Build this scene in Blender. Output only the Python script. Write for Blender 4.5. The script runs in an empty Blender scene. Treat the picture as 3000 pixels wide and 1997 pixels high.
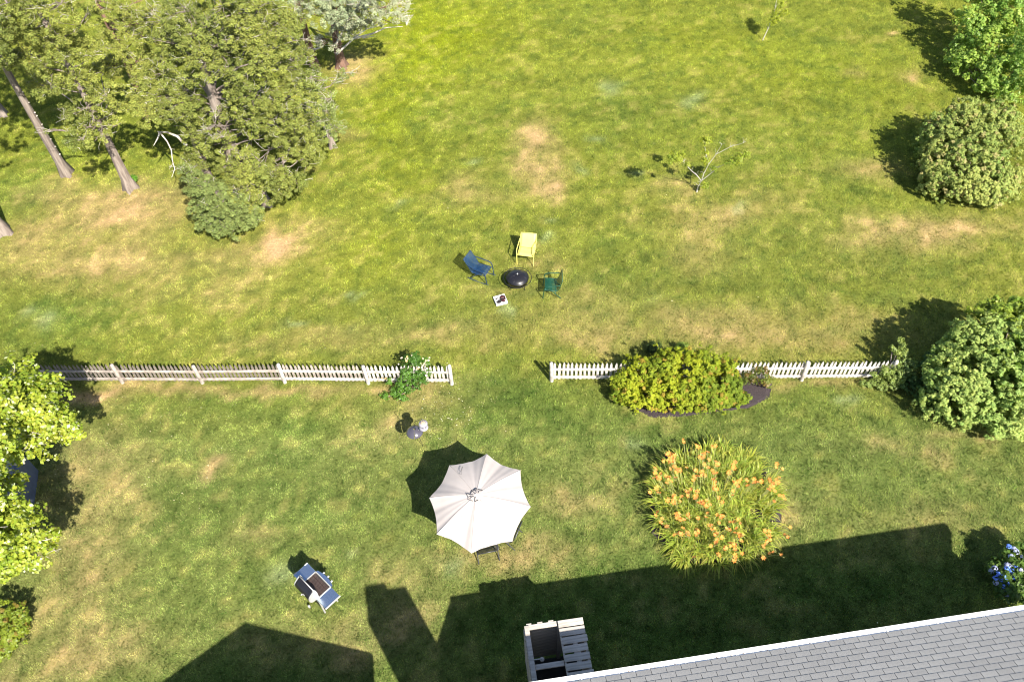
import bpy, math, random
import numpy as np
from mathutils import Vector, Matrix

random.seed(7)
rng = np.random.default_rng(7)
scene = bpy.context.scene

# ------------------------------------------------------------------ camera
F_PX, CAM_H = 2450.0, 19.5185
down = np.array([100.0 / F_PX, -2001.5 / F_PX, -1.0]); down /= np.linalg.norm(down)
ZC = -down
XC = np.array([1.0, 0, 0]) - ZC * ZC[0]; XC /= np.linalg.norm(XC)
YC = np.cross(ZC, XC)
R = np.array([XC, YC, ZC])                      # camera axes -> world
cam_data = bpy.data.cameras.new('camera')
cam = bpy.data.objects.new('camera', cam_data)
scene.collection.objects.link(cam)
M = Matrix([[R[i][j] for j in range(3)] + [0] for i in range(3)] + [[0, 0, 0, 1]])
M.translation = Vector((0, 0, CAM_H))
cam.matrix_world = M
cam_data.sensor_width = 36.0
cam_data.lens = 36.0 * F_PX / 3000.0
cam_data.clip_start = 0.1
cam_data.clip_end = 2000
scene.camera = cam

# ------------------------------------------------------------------ light
SH = np.array([-0.53735, 0.87285])              # ground shadow offset of a point 1 m up
SUN_EL = math.atan(1 / np.linalg.norm(SH))
sun_dir = Vector((-SH[0], -SH[1], 1.0)).normalized()
world = bpy.data.worlds.new('World'); scene.world = world
world.use_nodes = True
wn = world.node_tree
bg = wn.nodes['Background']
sky = wn.nodes.new('ShaderNodeTexSky'); sky.sky_type = 'NISHITA'; sky.sun_disc = False
sky.sun_elevation = SUN_EL
sky.sun_rotation = math.atan2(sun_dir.x, sun_dir.y)
wn.links.new(sky.outputs[0], bg.inputs[0]); bg.inputs[1].default_value = 0.08
sun_data = bpy.data.lights.new('sun', 'SUN'); sun_data.energy = 5.0
sun_data.angle = math.radians(0.53); sun_data.color = (1.0, 0.94, 0.82)
sun = bpy.data.objects.new('sun', sun_data); scene.collection.objects.link(sun)
sun.rotation_euler = sun_dir.to_track_quat('Z', 'Y').to_euler()
scene.view_settings.view_transform = 'Standard'
scene.view_settings.look = 'None'
scene.view_settings.exposure = 1.2
scene.view_settings.gamma = 1.0
scene.view_settings.use_curve_mapping = False
scene.cycles.max_bounces = 6
scene.cycles.filter_width = 1.1
scene.cycles.transparent_max_bounces = 8

# ------------------------------------------------------------------ helpers
def at(px, py, z=0.0):
    """place in the yard (metres) of a point surveyed on the photograph, at height z"""
    r = R.T @ np.array([(px - 1500) / F_PX, -(py - 998.5) / F_PX, -1.0]) if False else \
        np.array([np.dot(R[i], [(px - 1500) / F_PX, -(py - 998.5) / F_PX, -1.0]) for i in range(3)])
    t = (CAM_H - z) / (-r[2])
    return Vector((r[0] * t, r[1] * t, z))

def in_view(P, m=60):
    v = np.array([P[0], P[1], P[2] - CAM_H]) @ R
    if v[2] > -0.1: return False
    x = 1500 + F_PX * v[0] / -v[2]; y = 998.5 - F_PX * v[1] / -v[2]
    return -m < x < 3000 + m and -m < y < 1997 + m

def lin(r, g, b):
    f = lambda c: (c / 255 / 12.92) if c / 255 <= 0.04045 else ((c / 255 + 0.055) / 1.055) ** 2.4
    return (f(r), f(g), f(b))

def tag(o, label=None, cat=None, group=None, kind=None):
    if label: o['label'] = label
    if cat: o['category'] = cat
    if group: o['group'] = group
    if kind: o['kind'] = kind
    return o

def empty(name, loc=(0, 0, 0), rz=0.0, **k):
    o = bpy.data.objects.new(name, None); scene.collection.objects.link(o)
    o.empty_display_size = 0.2
    o.location = loc; o.rotation_euler = (0, 0, rz)
    return tag(o, **k)

def link_mesh(name, me, mat, parent=None):
    if mat and not me.materials: me.materials.append(mat)
    o = bpy.data.objects.new(name, me); scene.collection.objects.link(o)
    if parent: o.parent = parent
    return o

class MB:
    def __init__(s): s.v = []; s.f = []; s.smooth = False
    def add(s, vs, fs):
        n = len(s.v); s.v += [tuple(v) for v in vs]; s.f += [tuple(i + n for i in f) for f in fs]; return s
    def box(s, c, d, rz=0.0, rx=0.0, ry=0.0, bev=0.0):
        hx, hy, hz = d[0] / 2, d[1] / 2, d[2] / 2
        m = Matrix.Rotation(rz, 3, 'Z') @ Matrix.Rotation(ry, 3, 'Y') @ Matrix.Rotation(rx, 3, 'X')
        c = Vector(c)
        if bev <= 0:
            p = [Vector((x, y, z)) for z in (-hz, hz) for x, y in ((-hx, -hy), (hx, -hy), (hx, hy), (-hx, hy))]
            return s.add([m @ q + c for q in p], [(3, 2, 1, 0), (4, 5, 6, 7), (0, 1, 5, 4), (1, 2, 6, 5), (2, 3, 7, 6), (3, 0, 4, 7)])
        b = min(bev, hx * .9, hy * .9, hz * .9)
        rings = []
        for z, i in ((-hz, b), (-hz + b, 0), (hz - b, 0), (hz, b)):
            x, y = hx - i, hy - i
            rings.append([(-x, -y, z), (x, -y, z), (x, y, z), (-x, y, z)])
        vs = [m @ Vector(q) + c for r_ in rings for q in r_]
        fs = [(3, 2, 1, 0), (12, 13, 14, 15)]
        for k in range(3):
            for j in range(4):
                fs.append((k * 4 + j, k * 4 + (j + 1) % 4, k * 4 + 4 + (j + 1) % 4, k * 4 + 4 + j))
        return s.add(vs, fs)
    def tube(s, pts, rad, n=8, cap=True, closed=False):
        pts = [Vector(p) for p in pts]
        if not isinstance(rad, (list, tuple)): rad = [rad] * len(pts)
        vs = []; L = len(pts); prev = None
        for i, p in enumerate(pts):
            a = pts[(i - 1) % L] if (closed or i > 0) else p
            b = pts[(i + 1) % L] if (closed or i < L - 1) else p
            d = (b - a)
            d = d.normalized() if d.length > 1e-9 else Vector((0, 0, 1))
            if prev is None:
                u = d.orthogonal().normalized()
            else:
                u = (prev - d * prev.dot(d))
                u = u.normalized() if u.length > 1e-6 else d.orthogonal().normalized()
            prev = u; w = d.cross(u)
            for k in range(n):
                t = 2 * math.pi * k / n
                vs.append(p + (u * math.cos(t) + w * math.sin(t)) * rad[i])
        fs = []
        for i in range(L if closed else L - 1):
            j = (i + 1) % L
            for k in range(n):
                fs.append((i * n + k, i * n + (k + 1) % n, j * n + (k + 1) % n, j * n + k))
        if cap and not closed:
            fs.append(tuple(range(n - 1, -1, -1))); fs.append(tuple((L - 1) * n + k for k in range(n)))
        return s.add(vs, fs)
    def lathe(s, prof, n=24, c=(0, 0, 0), scale=(1, 1)):
        vs = [(c[0] + r * math.cos(2 * math.pi * k / n) * scale[0], c[1] + r * math.sin(2 * math.pi * k / n) * scale[1], c[2] + z) for r, z in prof for k in range(n)]
        fs = [(i * n + k, i * n + (k + 1) % n, (i + 1) * n + (k + 1) % n, (i + 1) * n + k) for i in range(len(prof) - 1) for k in range(n)]
        return s.add(vs, fs)
    def mesh(s, name):
        me = bpy.data.meshes.new(name); me.from_pydata(s.v, [], s.f); me.update()
        if s.smooth: me.polygons.foreach_set('use_smooth', [True] * len(me.polygons))
        return me
    def build(s, name, mat, parent=None, smooth=None):
        if smooth is not None: s.smooth = smooth
        return link_mesh(name, s.mesh(name), mat, parent)

def sm(mb): mb.smooth = True; return mb

def fast_mesh(name, verts, nper, cols, mat, parent=None):
    """loose polygons of nper corners each, verts (N*nper,3), one colour per polygon"""
    me = bpy.data.meshes.new(name)
    nv = len(verts); nf = nv // nper
    me.vertices.add(nv); me.vertices.foreach_set('co', np.ascontiguousarray(verts, dtype=np.float32).ravel())
    me.loops.add(nv); me.loops.foreach_set('vertex_index', np.arange(nv, dtype=np.int32))
    me.polygons.add(nf)
    me.polygons.foreach_set('loop_start', np.arange(0, nv, nper, dtype=np.int32))
    me.update(calc_edges=True)
    ca = me.color_attributes.new('Col', 'FLOAT_COLOR', 'POINT')
    c4 = np.ones((nv, 4), dtype=np.float32); c4[:, :3] = np.repeat(cols, nper, axis=0)
    ca.data.foreach_set('color', c4.ravel())
    return link_mesh(name, me, mat, parent)

# value noise in the plane
_tabs = [rng.random((257, 257)) for _ in range(6)]
def vnoise(x, y, scale, k=0):
    t = _tabs[k]; x = np.asarray(x) / scale + 1000.37 + k * 17.3; y = np.asarray(y) / scale + 1000.71 + k * 5.1
    xi = np.floor(x).astype(int); yi = np.floor(y).astype(int); fx = x - xi; fy = y - yi
    fx = fx * fx * (3 - 2 * fx); fy = fy * fy * (3 - 2 * fy)
    xi %= 256; yi %= 256
    return (t[xi, yi] * (1 - fx) + t[xi + 1, yi] * fx) * (1 - fy) + (t[xi, yi + 1] * (1 - fx) + t[xi + 1, yi + 1] * fx) * fy
def fbm(x, y, scale, k=0, o=3):
    s = 0; a = 1.0; w = 0
    for i in range(o):
        s = s + a * vnoise(x, y, scale / 2 ** i, (k + i) % 6); w += a; a *= 0.55
    return s / w

# ------------------------------------------------------------------ materials
def new_mat(name):
    m = bpy.data.materials.new(name); m.use_nodes = True
    nt = m.node_tree; nt.nodes.clear()
    out = nt.nodes.new('ShaderNodeOutputMaterial')
    return m, nt, out

def mat_std(name, col, rough=0.6, metal=0.0, var=0.12, scale=8.0, bump=0.15, bscale=60.0, col2=None, coat=0.0, stretch=None, sheen=0):
    m, nt, out = new_mat(name)
    p = nt.nodes.new('ShaderNodeBsdfPrincipled'); nt.links.new(p.outputs[0], out.inputs[0])
    p.inputs['Roughness'].default_value = rough; p.inputs['Metallic'].default_value = metal
    p.inputs['Coat Weight'].default_value = coat
    tc = nt.nodes.new('ShaderNodeTexCoord')
    src = tc.outputs['Object']
    if stretch:
        mp = nt.nodes.new('ShaderNodeMapping'); mp.inputs['Scale'].default_value = stretch
        nt.links.new(src, mp.inputs[0]); src = mp.outputs[0]
    n = nt.nodes.new('ShaderNodeTexNoise'); n.inputs['Scale'].default_value = scale; n.inputs['Detail'].default_value = 6
    nt.links.new(src, n.inputs['Vector'])
    oi = nt.nodes.new('ShaderNodeObjectInfo')
    cr = nt.nodes.new('ShaderNodeValToRGB')
    c2 = col2 or tuple(c * (1 - 2.2 * var) for c in col)
    cr.color_ramp.elements[0].position = 0.35; cr.color_ramp.elements[1].position = 0.65
    cr.color_ramp.elements[0].color = (*c2, 1); cr.color_ramp.elements[1].color = (*col, 1)
    nt.links.new(n.outputs[0], cr.inputs[0])
    hs = nt.nodes.new('ShaderNodeHueSaturation')
    mr = nt.nodes.new('ShaderNodeMapRange'); mr.inputs[3].default_value = 1 - var; mr.inputs[4].default_value = 1 + var
    nt.links.new(oi.outputs['Random'], mr.inputs[0]); nt.links.new(mr.outputs[0], hs.inputs['Value'])
    nt.links.new(cr.outputs[0], hs.inputs['Color']); nt.links.new(hs.outputs[0], p.inputs['Base Color'])
    if bump:
        n2 = nt.nodes.new('ShaderNodeTexNoise'); n2.inputs['Scale'].default_value = bscale; n2.inputs['Detail'].default_value = 4
        nt.links.new(src, n2.inputs['Vector'])
        b = nt.nodes.new('ShaderNodeBump'); b.inputs['Strength'].default_value = bump; b.inputs['Distance'].default_value = 0.01
        nt.links.new(n2.outputs[0], b.inputs['Height']); nt.links.new(b.outputs[0], p.inputs['Normal'])
    return m

def mat_leaf(name, trans=0.35, rough=0.5, spec=0.3):
    m, nt, out = new_mat(name)
    at_ = nt.nodes.new('ShaderNodeAttribute'); at_.attribute_name = 'Col'
    p = nt.nodes.new('ShaderNodeBsdfPrincipled'); p.inputs['Roughness'].default_value = rough
    p.inputs['Specular IOR Level'].default_value = spec
    nt.links.new(at_.outputs['Color'], p.inputs['Base Color'])
    t = nt.nodes.new('ShaderNodeBsdfTranslucent')
    g = nt.nodes.new('ShaderNodeMix'); g.data_type = 'RGBA'; g.blend_type = 'MULTIPLY'; g.inputs[0].default_value = 1
    nt.links.new(at_.outputs['Color'], g.inputs[6]); g.inputs[7].default_value = (1.25, 1.3, 0.5, 1)
    nt.links.new(g.outputs[2], t.inputs[0])
    mx = nt.nodes.new('ShaderNodeMixShader'); mx.inputs[0].default_value = trans
    nt.links.new(p.outputs[0], mx.inputs[1]); nt.links.new(t.outputs[0], mx.inputs[2]); nt.links.new(mx.outputs[0], out.inputs[0])
    return m

MAT = {}
MAT['grass'] = mat_leaf('grass_blade', 0.25, 0.7, 0.12)
MAT['needle'] = mat_leaf('cedar_foliage', 0.12, 0.6, 0.2)
MAT['leaf'] = mat_leaf('broad_leaf', 0.4, 0.42, 0.35)
MAT['matte_leaf'] = mat_leaf('matte_leaf', 0.32, 0.65, 0.2)
MAT['petal'] = mat_leaf('petal', 0.3, 0.6, 0.2)
def mat_ground():
    m, nt, out = new_mat('lawn_soil')
    a = nt.nodes.new('ShaderNodeAttribute'); a.attribute_name = 'Col'
    p = nt.nodes.new('ShaderNodeBsdfPrincipled'); p.inputs['Roughness'].default_value = 0.95
    p.inputs['Specular IOR Level'].default_value = 0.05
    tc = nt.nodes.new('ShaderNodeTexCoord')
    n = nt.nodes.new('ShaderNodeTexNoise'); n.inputs['Scale'].default_value = 14; n.inputs['Detail'].default_value = 8; n.inputs['Roughness'].default_value = 0.7
    nt.links.new(tc.outputs['Object'], n.inputs['Vector'])
    mr = nt.nodes.new('ShaderNodeMapRange'); mr.inputs[1].default_value = 0.3; mr.inputs[2].default_value = 0.7
    mr.inputs[3].default_value = 0.55; mr.inputs[4].default_value = 1.25
    nt.links.new(n.outputs[0], mr.inputs[0])
    hs = nt.nodes.new('ShaderNodeHueSaturation'); nt.links.new(a.outputs['Color'], hs.inputs['Color']); nt.links.new(mr.outputs[0], hs.inputs['Value'])
    nt.links.new(hs.outputs[0], p.inputs['Base Color'])
    b = nt.nodes.new('ShaderNodeBump'); b.inputs['Distance'].default_value = 0.02; b.inputs['Strength'].default_value = 0.5
    nt.links.new(n.outputs[0], b.inputs['Height']); nt.links.new(b.outputs[0], p.inputs['Normal'])
    nt.links.new(p.outputs[0], out.inputs[0])
    return m
MAT['soil'] = mat_ground()
MAT['mulch'] = mat_std('bark_mulch', (0.060, 0.043, 0.048), 0.9, var=0.2, scale=30, bump=1.0, bscale=45, col2=(0.018, 0.013, 0.014))
MAT['bark'] = mat_std('grey_bark', (0.30, 0.25, 0.215), 0.9, var=0.1, scale=5, bump=1.0, bscale=14, col2=(0.15, 0.115, 0.10), stretch=(3, 3, 0.35))
MAT['bark_red'] = mat_std('reddish_bark', (0.24, 0.14, 0.10), 0.9, var=0.1, scale=5, bump=1.0, bscale=14, col2=(0.11, 0.06, 0.045), stretch=(3, 3, 0.35))
MAT['twig'] = mat_std('bleached_twig', (0.66, 0.62, 0.55), 0.8, var=0.12, scale=9, bump=0.3, bscale=40, col2=(0.36, 0.31, 0.25))
MAT['twig_white'] = mat_std('pale_sapling_bark', (0.50, 0.47, 0.42), 0.7, var=0.1, scale=12, bump=0.3)
MAT['white_paint'] = mat_std('white_fence_paint', (0.66, 0.62, 0.58), 0.6, var=0.07, scale=6, bump=0.3, bscale=50, col2=(0.36, 0.32, 0.29))
MAT['old_paint'] = mat_std('weathered_fence_paint', (0.23, 0.195, 0.17), 0.8, var=0.14, scale=7, bump=0.5, bscale=50, col2=(0.12, 0.10, 0.085))
MAT['rail_paint'] = mat_std('chalky_rail_paint', (0.47, 0.41, 0.365), 0.75, var=0.1, scale=5, bump=0.4, bscale=50, col2=(0.24, 0.20, 0.175))
MAT['canopy'] = mat_std('umbrella_fabric', (0.425, 0.385, 0.372), 0.85, var=0.02, scale=3, bump=0.1, bscale=300, col2=(0.395, 0.355, 0.342))
MAT['gutter'] = mat_std('white_gutter', (0.82, 0.82, 0.82), 0.4, var=0.02, scale=3, bump=0.05)
MAT['shingle'] = mat_std('asphalt_shingle', (0.315, 0.308, 0.305), 0.9, var=0.065, scale=2.5, bump=0.5, bscale=300, col2=(0.262, 0.255, 0.252))
MAT['underlay'] = mat_std('roof_felt', (0.05, 0.05, 0.052), 0.9, var=0.1)
MAT['siding'] = mat_std('white_siding', (0.7, 0.69, 0.66), 0.6, var=0.03)
MAT['brick'] = mat_std('chimney_brick', (0.30, 0.12, 0.08), 0.9, var=0.2, scale=12, bump=0.4)
MAT['glass'] = mat_std('window_glass', (0.03, 0.035, 0.04), 0.05, var=0.0, bump=0)
MAT['grey_wood'] = mat_std('silvered_cedar', (0.47, 0.43, 0.39), 0.8, var=0.10, scale=6, bump=0.6, bscale=30, col2=(0.30, 0.27, 0.24), stretch=(0.4, 4, 4))
MAT['black_metal'] = mat_std('black_enamel', (0.014, 0.013, 0.017), 0.35, var=0.1, bump=0.05, coat=0.12)
MAT['black_matte'] = mat_std('black_iron', (0.02, 0.02, 0.022), 0.55, 0.3, var=0.1, bump=0.1)
MAT['steel'] = mat_std('sky_tinted_steel', (0.56, 0.66, 0.82), 0.25, 0.95, var=0.03, scale=20, bump=0.06, bscale=120, stretch=(1, 12, 1))  # grey metal, with the blue sky reflection put into its base colour
MAT['alu'] = mat_std('cast_aluminium', (0.46, 0.455, 0.45), 0.45, 0.2, var=0.04, bump=0.05)
MAT['grate'] = mat_std('rusty_grate', (0.10, 0.065, 0.055), 0.6, 0.4, var=0.2, scale=20)
MAT['yellow'] = mat_std('yellow_plastic', (0.80, 0.70, 0.17), 0.45, var=0.04, bump=0.05)
MAT['blue'] = mat_std('blue_metal', (0.012, 0.044, 0.115), 0.4, 0.1, var=0.1, bump=0.05, coat=0.15)
MAT['green'] = mat_std('green_metal', (0.008, 0.075, 0.045), 0.4, 0.1, var=0.1, bump=0.05, coat=0.15)
MAT['box_white'] = mat_std('white_board', (0.75, 0.74, 0.73), 0.6, var=0.05)
MAT['box_red'] = mat_std('dark_red_print', (0.16, 0.02, 0.03), 0.6, var=0.4)
MAT['box_black'] = mat_std('black_print', (0.025, 0.018, 0.02), 0.6, var=0.3)
MAT['feeder'] = mat_std('clear_plastic', (0.33, 0.315, 0.36), 0.25, var=0.05, coat=0.5)
MAT['seed'] = mat_std('bird_seed', (0.55, 0.38, 0.26), 0.8, var=0.2, scale=60)
MAT['slate'] = mat_std('blue_grey_slate', (0.13, 0.15, 0.21), 0.6, var=0.1)
MAT['grey_mesh'] = mat_std('grey_mesh_metal', (0.10, 0.10, 0.11), 0.4, 0.5, var=0.1)
MAT['stone'] = mat_std('gravel_drip_strip', (0.32, 0.28, 0.24), 0.9, var=0.2, scale=40, bump=1.0, bscale=50, col2=(0.13, 0.11, 0.09))

# ------------------------------------------------------------------ lawn colours
def P2(px, py): v = at(px, py); return (v.x, v.y)
DRY = [  # px, py, radius x (m), radius y (m), weight : parched ground as surveyed on the photo
    (1575, 400, .7, .8, 1.1), (1560, 500, .9, 1.0, 1.0), (1600, 555, .6, .6, .9), (1345, 545, .8, .8, .5), (1420, 590, 1.6, .5, .35),
    (835, 730, .55, .5, 1.6), (880, 690, 1.3, .9, .6), (330, 640, 2.2, 1.3, .75), (430, 620, 1.2, 1.2, .6), (180, 560, 1.1, .9, .6), (60, 700, 1.0, .8, .5),
    (380, 560, .9, .6, .6), (520, 560, .9, .6, .4), (500, 760, 2.8, .6, .5), (600, 860, 1.8, .7, .35), (60, 790, 1.5, .9, .3), (1060, 190, .9, 1.2, .9), (1010, 400, .5, .5, .5),
    (2780, 680, 2.6, .7, .75), (2600, 700, 1.6, .8, .4), (2550, 500, 1.2, .5, .5), (2650, 215, .6, .3, 1.0), (2490, 210, .5, .3, .6), (2610, 95, .25, .3, 1.1), (2050, 640, 1.3, .7, .5), (1940, 545, .8, .5, .5),
    (2150, 600, 1.6, .8, .4), (2060, 740, 1.2, .8, .35), (2350, 970, 3.5, .9, .5), (1950, 960, 2.6, .6, .55), (1350, 990, 4.0, .5, .3), (1720, 900, 2.2, .9, .3), (950, 980, 3, .5, .25),
    (620, 1135, 4.2, .16, 1.0), (1180, 1132, 1.3, .22, .7), (2420, 1128, 1.7, .16, 1.0), (330, 1150, .9, .3, .6), (280, 1430, 1.2, 1.5, .55), (620, 1370, .25, .25, .8), (330, 1290, .7, .6, .5),
    (250, 1700, 1.2, 1.6, .5), (330, 1880, 1.4, .7, .5), (100, 1950, 1.0, .4, .3), (1700, 1460, .8, .5, .5), (1500, 1650, 1.8, .4, .5), (2290, 1510, .7, .5, .5), (2720, 1330, .5, .3, .5), (2580, 1300, .4, .25, .4),
    (250, 760, 3.2, 1.1, .3), (150, 640, 1.5, 1.5, .25), (700, 800, 2.5, .8, .25), (1480, 850, .9, .3, .35), (1600, 770, .7, .4, .3), (2850, 1270, 1.2, .16, .5), (2650, 1500, 1.6, .35, .3), (740, 1560, .5, .4, .5), (1150, 1240, .9, .4, .5), (1290, 1170, 1.2, .4, .35), (1180, 1830, .9, 1.0, .5), (950, 1860, 1.6, .5, .4)]
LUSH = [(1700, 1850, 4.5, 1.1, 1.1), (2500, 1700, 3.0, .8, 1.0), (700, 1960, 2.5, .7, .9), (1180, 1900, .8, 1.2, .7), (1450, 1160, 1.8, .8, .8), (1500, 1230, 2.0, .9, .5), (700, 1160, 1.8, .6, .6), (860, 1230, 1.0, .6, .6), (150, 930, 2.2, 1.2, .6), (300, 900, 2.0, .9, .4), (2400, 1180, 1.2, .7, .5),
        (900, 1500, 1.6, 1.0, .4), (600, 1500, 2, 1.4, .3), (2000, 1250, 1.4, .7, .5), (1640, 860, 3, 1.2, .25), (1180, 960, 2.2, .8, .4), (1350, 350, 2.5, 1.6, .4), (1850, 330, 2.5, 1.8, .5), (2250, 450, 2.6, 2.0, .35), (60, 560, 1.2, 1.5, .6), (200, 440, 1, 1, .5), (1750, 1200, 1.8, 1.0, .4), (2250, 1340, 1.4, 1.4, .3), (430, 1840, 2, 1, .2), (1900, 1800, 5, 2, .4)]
YEL = [(1200, 150, 2.2, 5.0, .9), (1350, 80, 3.0, 3.0, .7), (1130, 350, .9, 2.0, .5), (1180, 520, 1.2, 1.6, .4), (1010, 780, 2.0, 1.2, .6), (1100, 700, 1.6, 1.0, .4), (920, 640, .9, .9, .4), (560, 880, 2.0, .8, .3), (2000, 120, 3, 2.2, .35), (2350, 180, 2.6, 2, .4), (2500, 260, 2, 1.2, .3), (250, 500, 1.2, .8, .4)]
CLOVER = [(1030, 872, .22, .2), (140, 955, .5, .4), (60, 945, .3, .3), (1620, 715, .2, .2), (1700, 480, .35, .2), (1770, 412, .4, .25), (2030, 295, .5, .35), (1800, 265, .4, .5), (1490, 945, .15, .15), (1610, 660, .2, .18), (2170, 600, .3, .2), (1010, 960, .2, .15), (860, 945, .2, .15),
          (815, 1710, .28, .25), (1020, 1640, .25, .2), (1330, 1690, .3, .2), (1890, 1270, .35, .25), (2500, 1180, .3, .2), (1380, 470, .3, .2), (1850, 490, .2, .15), (1180, 592, .2, .15), (1880, 870, .3, .2)]
def conv(L): return [(*P2(a[0], a[1]), *a[2:]) for a in L]
DRYW, LUSHW, YELW, CLOW = conv(DRY), conv(LUSH), conv(YEL), conv(CLOVER)
def blobs(x, y, L):
    s = np.zeros_like(x)
    for b in L:
        s += b[4] * np.exp(-(((x - b[0]) / b[2]) ** 2 + ((y - b[1]) / b[3]) ** 2) * 0.9)
    return s
def lawn_tone(x, y):
    x = np.asarray(x, float); y = np.asarray(y, float)
    wx = x + 1.3 * (fbm(x, y, 2.2, 1) - .5) + .5 * (vnoise(x, y, .5, 2) - .5); wy = y + 1.3 * (fbm(x, y, 2.2, 3) - .5) + .5 * (vnoise(x, y, .5, 4) - .5)
    n1 = fbm(x, y, 4.5, 0, 3); n2 = fbm(x, y, 1.1, 2, 3); n3 = fbm(x, y, .32, 4, 2); st = fbm(x * .35, y * 1.6, 1.6, 5, 2)
    dry = blobs(wx, wy, DRYW) * (.15 + 1.05 * n2 * (.5 + n3)) + np.clip((n1 * .10 + n2 * .25 + n3 * .75 + st * .2 - .76) * 1.8, 0, .22)
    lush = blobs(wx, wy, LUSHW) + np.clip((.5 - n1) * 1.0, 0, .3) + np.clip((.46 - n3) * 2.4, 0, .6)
    yel = blobs(wx, wy, YELW) * (.5 + n2) + np.clip((y - 19) / 18, 0, .36) + np.clip((n3 - .60) * 1.5, 0, .25)
    near = np.clip((15.2 - y) / 3.0, 0, 1)                    # greener, cooler turf south of the fence
    mid = np.array([.218, .240, .042]); mid2 = np.array([.186, .224, .060])
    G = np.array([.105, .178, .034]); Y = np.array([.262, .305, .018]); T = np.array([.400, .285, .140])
    c = mid[None] * (1 - near[:, None]) + mid2[None] * near[:, None]
    def mixin(c, col, w): w = np.clip(w, 0, 1)[:, None]; return c * (1 - w) + np.asarray(col)[None] * w
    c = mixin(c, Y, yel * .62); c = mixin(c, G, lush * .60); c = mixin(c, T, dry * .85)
    clo = np.zeros_like(x)
    for b in CLOW: clo = np.maximum(clo, np.exp(-(((wx - b[0]) / b[2]) ** 2 + ((wy - b[1]) / b[3]) ** 2) * 1.1))
    c = mixin(c, [.30, .36, .17], clo * .6)
    mow = fbm(x * .10 + .02 * y, y * 1.5, .9, 3, 3); fine = vnoise(x, y, .13, 5)
    c = c * (.57 + .40 * n3 + .10 * n2 + .32 * mow + .34 * fine)[:, None]
    return c, dry

# ground sheet: fine in the yard, running on to the horizon
def axis(a, b, st): 
    core = np.arange(a, b + 1e-6, st)
    out = [1.0, 2.5, 6, 14, 30, 60, 120, 250, 500]
    return np.concatenate([[a - o for o in out[::-1]], core, [b + o for o in out]])
gx, gy = axis(-30, 28, .2), axis(-6, 44, .2)
GX, GY = np.meshgrid(gx, gy, indexing='ij')
def ground_z(x, y): return 0.05 * (fbm(x, y, 5, 1, 2) - .5) * np.clip((30 - np.abs(x)) / 6, 0, 1)
gz = ground_z(GX.ravel(), GY.ravel()) * 0
nx, ny = len(gx), len(gy)
idx = np.arange(nx * ny).reshape(nx, ny)
quads = np.stack([idx[:-1, :-1], idx[1:, :-1], idx[1:, 1:], idx[:-1, 1:]], -1).reshape(-1, 4)
me = bpy.data.meshes.new('lawn_ground')
me.vertices.add(nx * ny); me.vertices.foreach_set('co', np.stack([GX.ravel(), GY.ravel(), gz], -1).astype(np.float32).ravel())
me.loops.add(quads.size); me.loops.foreach_set('vertex_index', quads.astype(np.int32).ravel())
me.polygons.add(len(quads)); me.polygons.foreach_set('loop_start', np.arange(0, quads.size, 4, dtype=np.int32))
me.update(calc_edges=True)
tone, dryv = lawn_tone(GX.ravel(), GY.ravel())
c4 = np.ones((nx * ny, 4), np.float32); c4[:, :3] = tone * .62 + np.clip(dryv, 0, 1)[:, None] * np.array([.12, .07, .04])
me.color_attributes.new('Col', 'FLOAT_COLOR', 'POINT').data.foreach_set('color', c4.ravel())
tag(link_mesh('ground', me, MAT['soil']), kind='structure')

# ------------------------------------------------------------------ house (only its north roof shows, the rest casts the shade)
HANG = math.atan2(1.36, 9.64)                       # house axis
hu = Vector((math.cos(HANG), math.sin(HANG), 0)); hv = Vector((-math.sin(HANG), math.cos(HANG), 0))   # along eave, out towards the yard
EH, PITCH, HLEN, RUN = 3.60, 0.53, 12.52, 3.7
E0 = at(1556, 1991.5, EH)
E0 = E0 - hu * 0.05 - hv * 0.155
house = empty('house', (E0.x, E0.y, 0), HANG, label='single-storey house with pale grey shingle roof and white gutter at the lower right', cat='house')
# house-local frame: x along the eave, y towards the yard (roof runs to -y)
ROOF_OBJ_Z = EH
def roofz(yl): return EH + (-yl) * PITCH if -yl <= RUN else EH + (2 * RUN + yl) * PITCH
wl = MB()
a, b = 0.25, HLEN - 0.3
ys, yn = -2 * RUN + .3, -0.3
wl.add([(a, ys, 0), (b, ys, 0), (b, yn, 0), (a, yn, 0), (a, ys, 3.44), (b, ys, 3.44), (b, yn, 3.44), (a, yn, 3.44), (a, -RUN, 3.44 + (RUN - .3) * PITCH), (b, -RUN, 3.44 + (RUN - .3) * PITCH)],
       [(0, 1, 5, 4), (2, 3, 7, 6), (1, 2, 6, 9, 5), (3, 0, 4, 8, 7)])
wl.build('wall', MAT['siding'], house)
rf = MB()
for s0, s1 in ((0, RUN), (RUN, 2 * RUN)):
    z0, z1 = (EH, EH + RUN * PITCH) if s0 == 0 else (EH + RUN * PITCH, EH)
    y0, y1 = -s0, -s1
    rf.add([(0, y0, z0 - .14), (HLEN, y0, z0 - .14), (HLEN, y1, z1 - .14), (0, y1, z1 - .14), (0, y0, z0), (HLEN, y0, z0), (HLEN, y1, z1), (0, y1, z1)],
           [(0, 1, 2, 3), (7, 6, 5, 4), (0, 4, 5, 1), (1, 5, 6, 2), (2, 6, 7, 3), (3, 7, 4, 0)])
roof = rf.build('roof', MAT['underlay'], house)
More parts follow.
